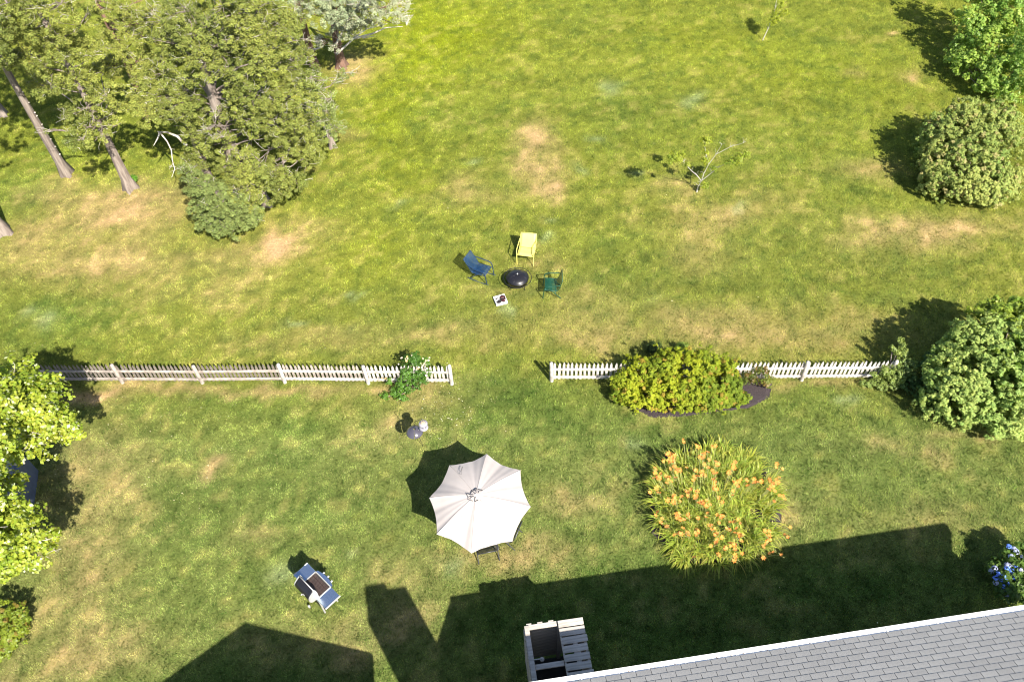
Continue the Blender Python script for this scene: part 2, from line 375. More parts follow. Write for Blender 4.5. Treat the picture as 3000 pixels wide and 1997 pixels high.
# shingle tabs
TW, EXP = 0.2835, 0.137
pit = math.atan(PITCH); sl = 1 / math.cos(pit)
def tab_mb(w, l, t=0.006):
    m = MB(); j = .005
    # wedge: thick at the butt (towards the eave, +y), thin at the head
    m.add([(j, 0, 0), (w - j, 0, 0), (w - j, -l, 0), (j, -l, 0), (j, 0, t + .006), (w - j, 0, t + .006), (w - j, -l, .002), (j, -l, .002)],
          [(3, 2, 1, 0), (4, 5, 6, 7), (0, 1, 5, 4), (1, 2, 6, 5), (2, 3, 7, 6), (3, 0, 4, 7)])
    return m
tab_me = tab_mb(TW, EXP + .03).mesh('shingle'); tab_me.materials.append(MAT['shingle'])
cands = []; rest = MB()
nrow = int(RUN * sl / EXP)
rootM = Matrix.Translation((E0.x, E0.y, 0)) @ Matrix.Rotation(HANG, 4, 'Z')
for side in (0, 1):
    for r_ in range(nrow):
        off = ([0, .5][r_ % 2] + .06 * (r_ // 2)) % 1 * TW + random.uniform(-.008, .008)
        for k in range(-1, int(HLEN / TW) + 1):
            x = k * TW + off
            if x < .004 or x + TW > HLEN - .004: continue
            s = -0.012 + r_ * EXP + random.uniform(-.0015, .0015)
            lift = 0.010 + (r_ % 2) * .0008
            if side == 0:
                loc = Vector((x, -s / sl - lift * math.sin(pit) * 0, EH + s / sl * PITCH + lift)); rot = (-pit, 0, 0)
                c = rootM @ (loc + Vector((TW / 2, -.06, .03)))
                if in_view(c, 25):
                    cands.append((loc, rot, c)); continue
                mm = Matrix.Translation(loc) @ Matrix.Rotation(-pit, 4, 'X')
            else:
                loc = Vector((x + TW, -2 * RUN + s / sl, EH + s / sl * PITCH + lift))
                mm = Matrix.Translation(loc) @ Matrix.Rotation(math.pi, 4, 'Z') @ Matrix.Rotation(-pit, 4, 'X')
            t = tab_mb(TW, EXP + .03); rest.add([mm @ Vector(v) for v in t.v], t.f)
cands.sort(key=lambda q: -(q[2].y))
cands.sort(key=lambda q: (q[2] - Vector((0, 0, CAM_H))).length)
for i, (loc, rot, c) in enumerate(cands):
    if i < 300:
        o = bpy.data.objects.new('shingle', tab_me); scene.collection.objects.link(o); o.parent = roof
        o.location = loc; o.rotation_euler = rot
    else:
        mm = Matrix.Translation(loc) @ Matrix.Rotation(rot[0], 4, 'X'); t = tab_mb(TW, EXP + .03); rest.add([mm @ Vector(v) for v in t.v], t.f)
tag(rest.build('shingle_field', MAT['shingle'], roof), kind='stuff')
print('visible shingles', len(cands))
g = MB()   # K-style gutter with bright inside lip and darker outer lip
g.add([(0, .012, EH - .10), (HLEN, .012, EH - .10), (HLEN, .012, EH - .004), (0, .012, EH - .004)], [(0, 1, 2, 3)])
g.box((HLEN / 2, .062, EH - .095), (HLEN, .100, .008)); g.box((HLEN / 2, .115, EH - .052), (HLEN, .010, .094)); g.box((HLEN / 2, .126, EH - .012), (HLEN, .012, .012))
for xx in (0.004, HLEN - .004): g.box((xx, .064, EH - .052), (.006, .090, .084))
g.box((HLEN / 2, .050, EH - .020), (HLEN, .105, .004), rx=-.12)
gut = g.build('gutter', MAT['gutter'], house)
for k in range(1, 13):
    b_ = MB(); b_.box((k * .98, .066, EH - .0075), (.03, .105, .006)); b_.build('gutter_strap', MAT['gutter'], gut)
for k in range(26):    # leaf crumbs caught along the gutter lip
    b_ = MB(); b_.box((random.uniform(.1, HLEN - .2), random.uniform(.012, .05), EH - .006), (random.uniform(.01, .04), random.uniform(.008, .02), .008), rz=random.uniform(0, 3)); b_.build('leaf_crumb', MAT['bark'], gut)
ch = MB()
cl = rootM.inverted() @ Vector((-.42, 2.62, 0))
ch.box((0, 0, 3.0), (.95, .75, 6.0)); chim = ch.build('chimney', MAT['brick'], house); chim.location = (cl.x, cl.y, 0)
cp = MB(); cp.box((-.12, 0, 6.18), (.48, .42, .36)); cp.build('flue', MAT['brick'], chim)
# gabled wing west of the main house
wing_c = Vector((-6.99 + .53735 * 5.0, 7.45 - .87285 * 5.0, 0))
wing = empty('gabled_wing', (wing_c.x, wing_c.y, 0), HANG, label='gabled side wing left of the chimney whose shadow points into the lawn', cat='house wing')
W2, ZR, WL = 2.45, 5.0, 6.0; ZE = ZR - W2 * .51
m = MB(); m.add([(-W2 + .2, -.3, 0), (W2 - .2, -.3, 0), (W2 - .2, -.3, ZE), (0, -.3, ZR - .15), (-W2 + .2, -.3, ZE), (-W2 + .2, -WL, 0), (W2 - .2, -WL, 0), (W2 - .2, -WL, ZE), (0, -WL, ZR - .15), (-W2 + .2, -WL, ZE)],
      [(1, 0, 4, 3, 2), (5, 6, 7, 8, 9), (0, 5, 9, 4), (6, 1, 2, 7)])
m.build('wall', MAT['siding'], wing)
m = MB()
for s in (-1, 1):
    m.add([(0, 0, ZR), (s * W2, 0, ZE), (s * W2, -WL, ZE), (0, -WL, ZR), (0, 0, ZR - .12), (s * W2, 0, ZE - .12), (s * W2, -WL, ZE - .12), (0, -WL, ZR - .12)],
          [(0, 1, 2, 3), (7, 6, 5, 4), (0, 4, 5, 1), (1, 5, 6, 2), (2, 6, 7, 3)])
m.build('roof', MAT['shingle'], wing)
# drip strip under the eave
m = MB(); m.box((HLEN / 2 + .6, .10, .004), (HLEN - 1.4, .62, .008)); ds = m.build('gravel_strip', MAT['stone']); ds.location = (E0.x, E0.y, 0); ds.rotation_euler = (0, 0, HANG); tag(ds, kind='structure')

# ------------------------------------------------------------------ outdoor shower beside the house
SHT = 2.10
sA = at(1536, 1834, SHT); sB = at(1701, 1796, SHT)        # outer top corners on the yard side
sw = empty('outdoor_shower', (sA.x, sA.y, 0), HANG, label='weathered grey outdoor shower enclosure with half slatted top against the house', cat='outdoor shower')
SW = (sB - sA).dot(hu); SD = 1.62
sx0 = (at(1634, 1801, SHT) - sA).dot(hu)                  # where the slatted half begins
th = .022
def plank(c, d, name='board', par=sw, rx=0, ry=0, rz=0, mat='grey_wood'):
    mb = MB(); mb.box((0, 0, 0), d, bev=.004); o = mb.build(name, MAT[mat], par); o.location = c; o.rotation_euler = (rx, ry, rz); return o
n = 12   # west wall of upright boards
for k in range(n):
    w = SD / n; plank((-.012 + random.uniform(-.004, .004), -w * (k + .5), (SHT - .12) / 2 + random.uniform(-.015, .02)), (th, w - .012, SHT - .12))
n = 5    # north wall, horizontal boards seen from inside
for k in range(12):
    h = .18; z = .08 + h * (k + .5)
    if z + h / 2 > SHT - .02: break
    plank((SW / 2, .012, z), (SW - .03, th, h - .008))
for k in range(12):
    plank((SW + .012, -SD / 12 * (k + .5), (SHT - .1) / 2), (th, SD / 12 - .012, SHT - .1))
for x, y in ((.045, -.045), (SW - .045, -.045), (.045, -SD + .05), (SW - .045, -SD + .05), (.045, -SD * .53), (sx0, -.05), (sx0, -SD + .05)):
    plank((x, y, SHT / 2 - .03), (.085, .085, SHT - .06), 'post')
plank((.045, -SD / 2, SHT + .005), (.10, SD, .035), 'top_rail')
plank(((sx0 - .05) / 2 + .03, -.03, SHT - .028), (sx0 - .10, .10, .04), 'top_rail')
plank((sx0 / 2 + .03, -SD * .53, SHT - .035), (sx0 - .14, .105, .045), 'cross_beam')
plank((sx0 / 2, -SD + .05, SHT - .035), (sx0 - .1, .07, .045), 'top_rail')
plank((sx0 - .012, -SD / 2, SHT - .02), (.035, SD, .10), 'joist'); plank((SW - .03, -SD / 2, SHT - .02), (.035, SD, .10), 'joist')
for k in range(3):
    plank((.10 + k * .235, .040, SHT - .05), (.11, .03, .075), 'block')
nb = 9; pit_ = SD / nb
for k in range(nb):
    w = random.uniform(-.01, .022) if k > 1 else 0
    L = SW - sx0 + .05 + w
    plank((sx0 - .03 + L / 2, -pit_ * (k + .5) + .01, SHT + .048 + random.uniform(-.002, .002)), (L, pit_ - (.034 if k not in (1,) else .012), .022), 'slat', rz=random.uniform(-.008, .008))
# block props fill some gaps between the slats
for k, x0, x1 in ((2, .42, .62), (3, .40, .70), (4, .45, .66)):
    plank((sx0 + (SW - sx0) * (x0 + x1) / 2, -pit_ * (k + 1) + .01, SHT + .036), ((SW - sx0) * (x1 - x0), .05, .018), 'spacer')
fl = MB(); fl.box((SW / 2, -SD / 2, .03), (SW - .1, SD - .1, .03)); fl.build('floor_deck', MAT['underlay'], sw)
sp = sm(MB()); sp.tube([(.06, -.66, SHT - .30), (.06, -.66, SHT - .18), (.10, -.66, SHT - .15), (.26, -.66, SHT - .16)], .013, 8); sp.build('shower_arm', MAT['alu'], sw)
sp = sm(MB()); sp.lathe([(0, -.01), (.05, -.012), (.05, 0), (.02, .03), (0, .04)], 12, (.27, -.66, SHT - .19)); sp.build('shower_head', MAT['alu'], sw)

# ------------------------------------------------------------------ picket fences
PH, PW, PT = 0.80, 0.068, 0.018
def picket_mesh(h, name='picket'):
    w = PW / 2; m = MB(); t = PT / 2; z0 = .05
    out = [(-w, z0), (w, z0), (w, h - .13), (w * .62, h - .055), (0, h), (-w * .62, h - .055), (-w, h - .13)]
    k = len(out)
    vs = [(x, -t, z) for x, z in out] + [(x, t, z) for x, z in out]
    fs = [tuple(range(k)), tuple(range(2 * k - 1, k - 1, -1))] + [(i, i + k, (i + 1) % k + k, (i + 1) % k) for i in range(k)]
    m.add(vs, fs); return m.mesh(name)
def fence(posts, name_label, mats, group, pitch=.1215, skip=()):
    f = empty('picket_fence', posts[0], 0, label=name_label, cat='fence', group=group)
    O = posts[0]
    pm = {}
    for m_ in set(mats):
        me_ = picket_mesh(PH); me_.materials.append(MAT[m_]); pm[m_] = me_
    post_me = {}
    for i, p in enumerate(posts):
        mm = sm(MB()); rr = .055
        mm.lathe([(rr * 1.05, 0), (rr, .3), (rr * .98, .82), (rr * .8, .855), (rr * .4, .872), (0, .875)], 12)
        o = mm.build('post', MAT['rail_paint' if mats[min(i, len(mats) - 1)] == 'old_paint' else 'white_paint'], f)
        o.location = p - O + Vector((0, -.045, 0)); o.rotation_euler = (random.uniform(-.03, .03), random.uniform(-.02, .02), 0)
        if mats[min(i, len(mats) - 1)] == 'old_paint': o.scale = (1.0, 1.0, 1)
    for i in range(len(posts) - 1):
        a, b = posts[i], posts[i + 1]; d = (b - a); L = d.length; u = d / L; ang = math.atan2(u.y, u.x); mt = mats[i]
        nrm = Vector((u.y, -u.x, 0))
        for z, dz in ((.53, 0), (.17, 0)):
            r_ = MB(); r_.box((0, 0, 0), (L - .10, .04, .078), bev=.005)
            o = r_.build('rail', MAT['rail_paint' if mt == 'old_paint' else 'white_paint'], f)
            o.location = (a + b) / 2 - O + nrm * .030 + Vector((0, 0, z)); o.rotation_euler = (0, random.uniform(-.006, .006), ang)
        n = int(round((L - .06) / pitch))
        for k in range(n):
            q = a + u * (.03 + (k + .5) * (L - .06) / n) - O
            o = bpy.data.objects.new('picket', pm[mt]); scene.collection.objects.link(o); o.parent = f
            o.location = q + Vector((0, 0, random.uniform(-.015, .012))); o.rotation_euler = (random.uniform(-.02, .02), random.uniform(-.025, .025), ang + random.uniform(-.04, .04))
    return f
fb = [at(-116, 1118), at(122, 1117), at(361, 1117), at(595, 1118), at(836, 1116), at(1080, 1119), at(1324, 1121)]
fence(fb, 'long weathered grey picket fence running left from the lawn gap', ['old_paint'] * 4 + ['rail_paint', 'white_paint'], 'picket fences across the yard')
fr = [at(1616, 1112), at(1860, 1112), at(2104, 1111), at(2347, 1109), at(2600, 1107)]
fence(fr, 'white picket fence running right from the lawn gap behind the shrubs', ['white_paint'] * 4, 'picket fences across the yard')

# ------------------------------------------------------------------ umbrella, table, chairs
UC = Vector((-1.33, 9.63, 0))
um = empty('patio_umbrella', UC, 0, label='large off-white eight-panel patio umbrella standing open on the lawn', cat='umbrella')
VR = [1.33, 1.29, 1.22, 1.29, 1.32, 1.28, 1.22, 1.28]; VA = [84, 41, -7, -53, -97, -140, 174, 127]
VA, VR = VA[::-1], VR[::-1]
UZ, UA = 1.72, 0.33
ap = Vector((-.07, .0, UZ + UA))
canopy = sm(MB()); NS, NR = 24, 12
for k in range(8):
    a0, a1 = math.radians(VA[k]), math.radians(VA[(k + 1) % 8])
    if a1 < a0: a1 += 2 * math.pi
    p0 = Vector((math.cos(a0) * VR[k], math.sin(a0) * VR[k], UZ)); p1 = Vector((math.cos(a1) * VR[(k + 1) % 8], math.sin(a1) * VR[(k + 1) % 8], UZ))
    pm_ = MB(); vs = []
    for i in range(NR + 1):
        t = .05 + .95 * i / NR
        bow = .05 * math.sin(math.pi * t)
        q0 = ap.lerp(p0, t) + Vector((0, 0, bow)); q1 = ap.lerp(p1, t) + Vector((0, 0, bow))
        for j in range(NS + 1):
            s = j / NS; q = q0.lerp(q1, s)
            sag = 4 * s * (1 - s)
            q = q.lerp(ap, .055 * sag * t ** 3)              # the hem curves inwards between the rib tips
            q = q - Vector((0, 0, .05 * sag * t))           # the cloth dips between the ribs
            q = q + Vector((0, 0, .015 * math.sin(9 * s + 2.1 * k) * t * (.4 + .6 * math.sin(math.pi * s)) + .006 * math.sin(23 * s + 3 * k) * t))
            vs.append(q)
    fs = [(i * (NS + 1) + j, i * (NS + 1) + j + 1, (i + 1) * (NS + 1) + j + 1, (i + 1) * (NS + 1) + j) for i in range(NR) for j in range(NS)]
    pm_.add(vs, fs); pm_.build('canopy_panel', MAT['canopy'], um, smooth=True)
    seam = sm(MB()); pts = []
    for i in range(9):
        t = .06 + .945 * i / 8; pts.append(ap.lerp(p0, t) + Vector((0, 0, .05 * math.sin(math.pi * t) + .004)))
    seam.tube(pts, .005, 5); seam.build('seam', MAT['canopy'], um)
    rb = sm(MB()); rb.tube([ap - Vector((0, 0, .05)), ap.lerp(p0, .98) - Vector((0, 0, .02))], .008, 6); rb.build('rib', MAT['alu'], um)
po = sm(MB()); po.tube([(0, 0, .05), (0, 0, 1.3), ap - Vector((0, 0, .02))], .019, 10); po.build('pole', MAT['alu'], um)
vc = MB()
for k in range(8):
    a0, a1 = math.radians(VA[k]), math.radians(VA[(k + 1) % 8]); 
    if a1 < a0: a1 += 2 * math.pi
    h = ap + Vector((0, 0, .04)); r_ = .15
    vc.add([h, h + Vector((math.cos(a0) * r_, math.sin(a0) * r_, -.045)), h + Vector((math.cos((a0 + a1) / 2) * r_ * .8, math.sin((a0 + a1) / 2) * r_ * .8, -.03)), h + Vector((math.cos(a1) * r_, math.sin(a1) * r_, -.045))], [(0, 1, 2, 3)])
vc.build('vent_cap', MAT['canopy'], um)
fi = sm(MB()); fi.lathe([(0, .07), (.014, .065), (.018, .05), (.012, .04), (.02, .03), (.02, .02)], 10, tuple(ap)); fi.build('finial', MAT['alu'], um)
for a_, l_, h_ in ((2.9, .19, .05), (3.7, .17, .06), (1.5, .14, .06), (4.6, .13, .05), (.7, .15, .05), (2.2, .12, .05)):   # loose tie straps round the vent
    t_ = sm(MB()); b0 = ap + Vector((math.cos(a_) * .045, math.sin(a_) * .045, .01))
    t_.tube([b0, b0 + Vector((math.cos(a_) * l_ * .5, math.sin(a_ + .5) * l_ * .5, h_)), b0 + Vector((math.cos(a_) * l_, math.sin(a_) * l_, -.01)), b0 + Vector((math.cos(a_ + .8) * l_ * .8, math.sin(a_ + .8) * l_ * .8, -.005))], .008, 5)
    t_.build('tie_strap', MAT['grey_mesh'], um)
lp = at(1100 + 745 / 2.958, 1150 + 680 / 2.958, UZ + .19) - UC
cd = sm(MB()); cd.tube([lp + Vector(v) for v in ((.01, .17, -.055), (.0, .06, .01), (-.035, -.06, .03), (-.03, -.10, .035), (.0, -.11, .035), (.015, -.07, .03), (.005, .02, .015), (.02, .15, -.045))], .004, 5)
cd.build('cord_loop', MAT['grey_mesh'], um)
bs = sm(MB()); bs.lathe([(0, 0), (.23, 0), (.23, .03), (.2, .06), (.04, .08), (.03, .2), (0, .2)], 20); bs.build('base', MAT['black_matte'], um)

tb = empty('patio_table', UC, 0, label='round dark mesh patio table under the off-white umbrella', cat='table')
t_ = sm(MB()); t_.tube([(math.cos(i * math.pi / 16) * .56, math.sin(i * math.pi / 16) * .56, .70) for i in range(32)], .014, 6, closed=True); t_.build('rim', MAT['grey_mesh'], tb)
t_ = MB()
for i in range(-14, 15):
    q = i * .038; w_ = math.sqrt(max(.0, .555 ** 2 - q * q))
    t_.box((0, q, .70), (2 * w_, .010, .006)); t_.box((q, 0, .704), (.010, 2 * w_, .002))
t_.build('tabletop', MAT['grey_mesh'], tb)
for k in range(4):
    l_ = sm(MB()); a_ = math.pi / 4 + k * math.pi / 2; l_.tube([(math.cos(a_) * .5, math.sin(a_) * .5, .69), (math.cos(a_) * .30, math.sin(a_) * .30, .35), (math.cos(a_) * .46, math.sin(a_) * .46, 0)], .013, 6); l_.build('leg', MAT['grey_mesh'], tb)

def curve3(pts, n=6):
    """Catmull-Rom through pts"""
    P = [Vector(p) for p in pts]; P = [P[0]] + P + [P[-1]]; out = []
    for i in range(1, len(P) - 2):
        for j in range(n):
            t = j / n
            out.append(.5 * ((2 * P[i]) + (-P[i - 1] + P[i + 1]) * t + (2 * P[i - 1] - 5 * P[i] + 4 * P[i + 1] - P[i + 2]) * t * t + (-P[i - 1] + 3 * P[i] - 3 * P[i + 1] + P[i + 2]) * t ** 3))
    out.append(P[-2]); return out

def sling(W, prof, mat, mesh, name, par, top_curve=0.0):
    """a seat or back sheet of width W along profile (y,z)"""
    prof = [p for p in curve3([(0, y, z) for y, z in prof], 5)]
    mb = MB()
    if not mesh:
        vs = []; n = 8
        for i, p in enumerate(prof):
            for j in range(n + 1):
                s = j / n - .5; vs.append((s * W, p.y, p.z - .012 * math.cos(s * math.pi)))
        k = len(vs)
        fs = [(i * (n + 1) + j, i * (n + 1) + j + 1, (i + 1) * (n + 1) + j + 1, (i + 1) * (n + 1) + j) for i in range(len(prof) - 1) for j in range(n)]
        mb.add(vs, fs); mb.smooth = True
        o = mb.build(name, mat, par)
        so = o.modifiers.new('thick', 'SOLIDIFY'); so.thickness = .008
        return o
    # expanded-metal look: two crossing families of thin strips
    L = [0.0]
    for i in range(1, len(prof)): L.append(L[-1] + (prof[i] - prof[i - 1]).length)
    def pt(l):
        l = min(max(l, 0), L[-1] - 1e-6)
        for i in range(1, len(L)):
            if l <= L[i]:
                return prof[i - 1].lerp(prof[i], (l - L[i - 1]) / max(1e-6, L[i] - L[i - 1]))
        return prof[-1]
    w = .0105; pitch = .0195
    q = 0
    while q <= L[-1]:
        a, b = pt(q), pt(min(q + w, L[-1])); 
        mb.add([(-W / 2, a.y, a.z), (W / 2, a.y, a.z), (W / 2, b.y, b.z), (-W / 2, b.y, b.z)], [(0, 1, 2, 3)]); q += pitch
    x = -W / 2
    while x < W / 2:
        vs = []; 
        for p in prof: vs += [(x, p.y, p.z + .001), (x + w, p.y, p.z + .001)]
        mb.add(vs, [(2 * i, 2 * i + 1, 2 * i + 3, 2 * i + 2) for i in range(len(prof) - 1)]); x += pitch
    return mb.build(name, mat, par)

def lawn_chair(front_mid, facing, mat, mesh, label, W=.54, D=.46, SZ=.37, BZ=.74, BY=.30, arm=.54, group=None, rock=False):
    fx, fy = facing.x, facing.y
    rz = math.atan2(fx, -fy)
    base = Vector((front_mid.x, front_mid.y, 0)) - Vector((fx, fy, 0)).normalized() * (D / 2)
    ch_ = empty('lawn_chair', base, rz, label=label, cat='chair', group=group)
    yF, yB = -D / 2, D / 2
    sling(W - .04, [(yF, SZ + .005), (yF + .12, SZ + .015), (0, SZ - .01), (yB - .03, SZ - .03)], mat, mesh, 'seat', ch_)
    sling(W - .04, [(yB - .03, SZ - .03), (yB + .03, SZ + .08), (yB + BY * .55, (SZ + BZ) / 2 + .06), (yB + BY, BZ)], mat, mesh, 'backrest', ch_)
    rr = .013
    for s in (-1, 1):
        X = s * W / 2
        fr_ = sm(MB()); fr_.tube(curve3([(X * .98, yF - .01, SZ), (X * .98, 0, SZ - .02), (X * .98, yB - .02, SZ - .03), (X * .98, yB + .05, SZ + .1), (X * .97, yB + BY, BZ)], 4), rr, 7); fr_.build('side_frame', mat, ch_)
        ar = sm(MB()); ar.tube(curve3([(X * 1.04, yF - .07, 0), (X * 1.05, yF - .05, SZ * .6), (X * 1.08, yF - .01, arm - .05), (X * 1.12, yF + .08, arm), (X * 1.10, 0, arm + .015), (X * 1.04, yB + BY * .45, arm + .04)], 5), rr * 1.15, 7); ar.build('armrest', mat, ch_)
        lg = sm(MB()); lg.tube(curve3([(X * 1.0, 0, SZ - .02), (X * 1.02, yB * .7, SZ * .5), (X * 1.04, yB + .10, 0)], 4), rr, 7); lg.build('leg', mat, ch_)
        if rock:
            rk = sm(MB()); rk.tube(curve3([(X * 1.04, yF - .12, .03), (X * 1.04, 0, .005), (X * 1.04, yB + .16, .04)], 4), rr, 7); rk.build('runner', mat, ch_)
    br = sm(MB()); br.tube([(-W / 2, yF, SZ), (W / 2, yF, SZ)], rr, 7); br.tube([(-W / 2, yB + BY, BZ), (W / 2, yB + BY, BZ)], rr, 7); br.tube([(-W / 2, yB * .6, SZ * .55), (W / 2, yB * .6, SZ * .55)], rr * .8, 6); br.build('cross_bar', mat, ch_)
    return ch_
def facing_from(A, B):      # chair front edge runs from A to B, its front lies to the right of A->B
    d = (B - A); return (A + B) / 2, Vector((d.y, -d.x, 0)).normalized()
fm, fd = facing_from(at(1562, 752, .37), at(1516, 747, .37)); fd = -fd
if fd.y > 0: fd = -fd
lawn_chair(fm, fd, MAT['yellow'], False, 'pale yellow sling lawn chair behind the black fire pit', W=.52, D=.46, BZ=.72, BY=.24, group='lawn chairs round the fire pit')
fm, fd = facing_from(at(1441, 779, .37), at(1418, 811, .37))
if fd.x < 0: fd = -fd
lawn_chair(fm, fd, MAT['blue'], True, 'dark blue metal mesh lawn chair left of the fire pit', W=.46, D=.48, BZ=.80, BY=.25, group='lawn chairs round the fire pit', rock=True)
fm, fd = facing_from(at(1597, 812, .37), at(1597, 852, .37))
if fd.x > 0: fd = -fd
lawn_chair(fm, fd, MAT['green'], True, 'dark green metal mesh lawn chair right of the fire pit', W=.53, D=.40, BZ=.76, BY=.13, group='lawn chairs round the fire pit')
# mesh chairs tucked under the umbrella
c1 = at(1432, 1640, 0)
dv = (UC - c1); dv.z = 0; dv.normalize()
lawn_chair(c1 + dv * .47, dv, MAT['grey_mesh'], True, 'dark mesh patio chair poking out below the near edge of the umbrella', W=.50, D=.44, BZ=.72, BY=.16, group='patio chairs under the umbrella')
c2 = at(1535, 1590, 0)
dv = (UC + Vector((.1, .1, 0)) - c2); dv.z = 0; dv.normalize()
lawn_chair(c2 + dv * .66, dv, MAT['grey_mesh'], True, 'dark mesh patio chair almost hidden under the right edge of the umbrella', W=.50, D=.42, BZ=.68, BY=.12, group='patio chairs under the umbrella')

# ------------------------------------------------------------------ fire pit
FP = at(1517, 835)
fp = empty('fire_pit', FP, 0.3, label='round black fire pit with domed lid and outer ring on the lawn', cat='fire pit')
m = sm(MB()); m.lathe([(0, .08), (.16, .085), (.27, .12), (.325, .20), (.338, .33), (.352, .335), (.352, .345), (.32, .345)], 40); m.build('bowl', MAT['black_metal'], fp)
m = sm(MB()); m.lathe([(.345, .350), (.350, .362), (.340, .372), (.325, .395), (.28, .43), (.20, .465), (.10, .485), (0, .49)], 40); lid = m.build('lid', MAT['black_metal'], fp)
for k in range(8):
    a_ = k * math.pi / 4 + .1; s_ = sm(MB())
    s_.tube([(math.cos(a_) * r_, math.sin(a_) * r_, z_ + .002) for r_, z_ in ((.03, .49), (.10, .485), (.20, .465), (.28, .43), (.325, .395), (.345, .37))], .004, 5); s_.build('lid_seam', MAT['black_metal'], lid)
m = sm(MB()); m.tube([(math.cos(i * math.pi / 20) * .349, math.sin(i * math.pi / 20) * .349, .366) for i in range(40)], .007, 6, closed=True); m.build('lid_rim', MAT['black_metal'], lid)
m = sm(MB()); m.lathe([(0, .54), (.02, .535), (.026, .52), (.014, .505), (.014, .48)], 12); m.build('knob', MAT['alu'], lid)
m = sm(MB()); m.tube([(math.cos(i * math.pi / 24) * .44, math.sin(i * math.pi / 24) * .44, .34) for i in range(48)], .010, 6, closed=True); m.build('ring', MAT['black_matte'], fp)
for k in range(4):
    a_ = k * math.pi / 2 + .45; l_ = sm(MB())
    l_.tube(curve3([(math.cos(a_) * .44, math.sin(a_) * .44, .34), (math.cos(a_) * .36, math.sin(a_) * .36, .29), (math.cos(a_) * .30, math.sin(a_) * .30, .2), (math.cos(a_) * .34, math.sin(a_) * .34, 0)], 4), .010, 6); l_.build('leg', MAT['black_matte'], fp)

# printed white box beside it
b0, b1 = at(1448, 870, .17), at(1481, 861, .17)
bb = at(1466, 893.5, 0)
bx_ang = math.atan2((b1 - b0).y, (b1 - b0).x)
bc = (at(1466, 877, .08))
box = empty('carton', (bc.x, bc.y, 0), bx_ang, label='small white box holding dark red and black kindling beside the fire pit', cat='box')
BW, BD, BH = .37, .33, .10
for c_, d_ in (((0, -BD / 2, BH / 2), (BW, .014, BH)), ((0, BD / 2, BH / 2), (BW, .014, BH)), ((-BW / 2 + .007, 0, BH / 2), (.014, BD - .016, BH)), ((BW / 2 - .007, 0, BH / 2), (.014, BD - .016, BH))):
    q = MB(); q.box((0, 0, 0), d_); o = q.build('side_panel', MAT['box_white'], box); o.location = c_
q = MB(); q.box((0, 0, BH - .035), (BW - .03, BD - .03, .02)); q.build('tray', MAT['box_white'], box)
random.seed(3)
for k in range(60):
    x = random.uniform(-BW / 2 + .04, BW / 2 - .04); y = random.uniform(-BD / 2 + .04, BD / 2 - .04)
    if x < 0 and y > -.01 and random.random() < .85: continue
    q = MB(); q.box((0, 0, 0), (random.uniform(.05, .10), random.uniform(.03, .05), .02), bev=.004)
    o = q.build('kindling', MAT['box_red' if (x > .03 and random.random() < .6) else 'box_black'], box); o.location = (x, y, BH - .016 + random.uniform(-.002, .006)); o.rotation_euler = (random.uniform(-.3, .3), random.uniform(-.3, .3), random.uniform(0, 3))
q = sm(MB()); q.tube(curve3([(.02, BD / 2, BH * .7), (.03, BD / 2 + .03, BH + .05), (.10, BD / 2 + .03, BH + .05), (.12, BD / 2, BH * .7)], 4), .006, 5); q.build('handle', MAT['box_black'], box)

# ------------------------------------------------------------------ gas grill
g0, g1 = at(881, 1666, .82), at(975.6, 1764, .82)
gc = (g0 + g1) / 2; gang = math.atan2((g1 - g0).y, (g1 - g0).x)
gl = empty('gas_grill', (gc.x, gc.y, 0), gang, label='gas barbecue grill with open black lid and two steel side shelves', cat='grill')
GLEN = (g1 - g0).length
# local: x from upper-left shelf to lower-right shelf, +y towards the knobs
m = MB(); m.box((0, 0, .36), (.50, .36, .60), bev=.02); m.build('cabinet', MAT['black_matte'], gl)
m = MB()
BWX, BDY = .56, .40
for c_, d_ in (((0, -BDY / 2, .76), (BWX, .02, .18)), ((0, BDY / 2, .76), (BWX, .02, .18)), ((-BWX / 2, 0, .76), (.02, BDY - .02, .18)), ((BWX / 2, 0, .76), (.02, BDY - .02, .18)), ((0, 0, .69), (BWX - .02, BDY - .02, .03))): m.box(c_, d_)
m.build('firebox', MAT['alu'], gl)
for k in range(22):
    r_ = MB(); r_.box((0, 0, 0), (.010, BDY - .06, .012)); o = r_.build('grate_bar', MAT['grate'], gl); o.location = (-BWX / 2 + .03 + k * (BWX - .06) / 21, .0, .835)
r_ = MB(); r_.box((0, -.05, .832), (BWX - .03, .014, .010)); r_.box((0, .09, .832), (BWX - .03, .014, .010)); r_.build('grate_brace', MAT['grate'], gl)
SHW = (GLEN - BWX) / 2
for s in (-1, 1):
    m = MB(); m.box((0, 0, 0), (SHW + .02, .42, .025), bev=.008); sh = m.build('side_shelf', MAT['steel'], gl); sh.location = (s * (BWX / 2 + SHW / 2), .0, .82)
    m = MB()
    if s < 0:
        for yy in (-.16, .16): m.box((s * SHW / 2, yy, .008), (.035, .09, .030), bev=.008)
    else: m.box((s * SHW / 2, 0, .006), (.035, .44, .034), bev=.01)
    m.build('shelf_end', MAT['alu'], sh)
m = sm(MB())      # bowed control panel
pr = []
n = 12
for i in range(n + 1):
    x = -BWX / 2 + BWX * i / n; y = BDY / 2 + .02 + .085 * math.sin(math.pi * (.12 + .76 * i / n)); pr.append((x, y))
vs = [(x, BDY / 2 + .005, .83) for x, y in pr] + [(x, y, .815) for x, y in pr] + [(x, y + .012, .70) for x, y in pr]
k = n + 1
m.add(vs, [(i, i + 1, k + i + 1, k + i) for i in range(n)] + [(k + i, k + i + 1, 2 * k + i + 1, 2 * k + i) for i in range(n)]); cpn = m.build('control_panel', MAT['steel'], gl, smooth=False)
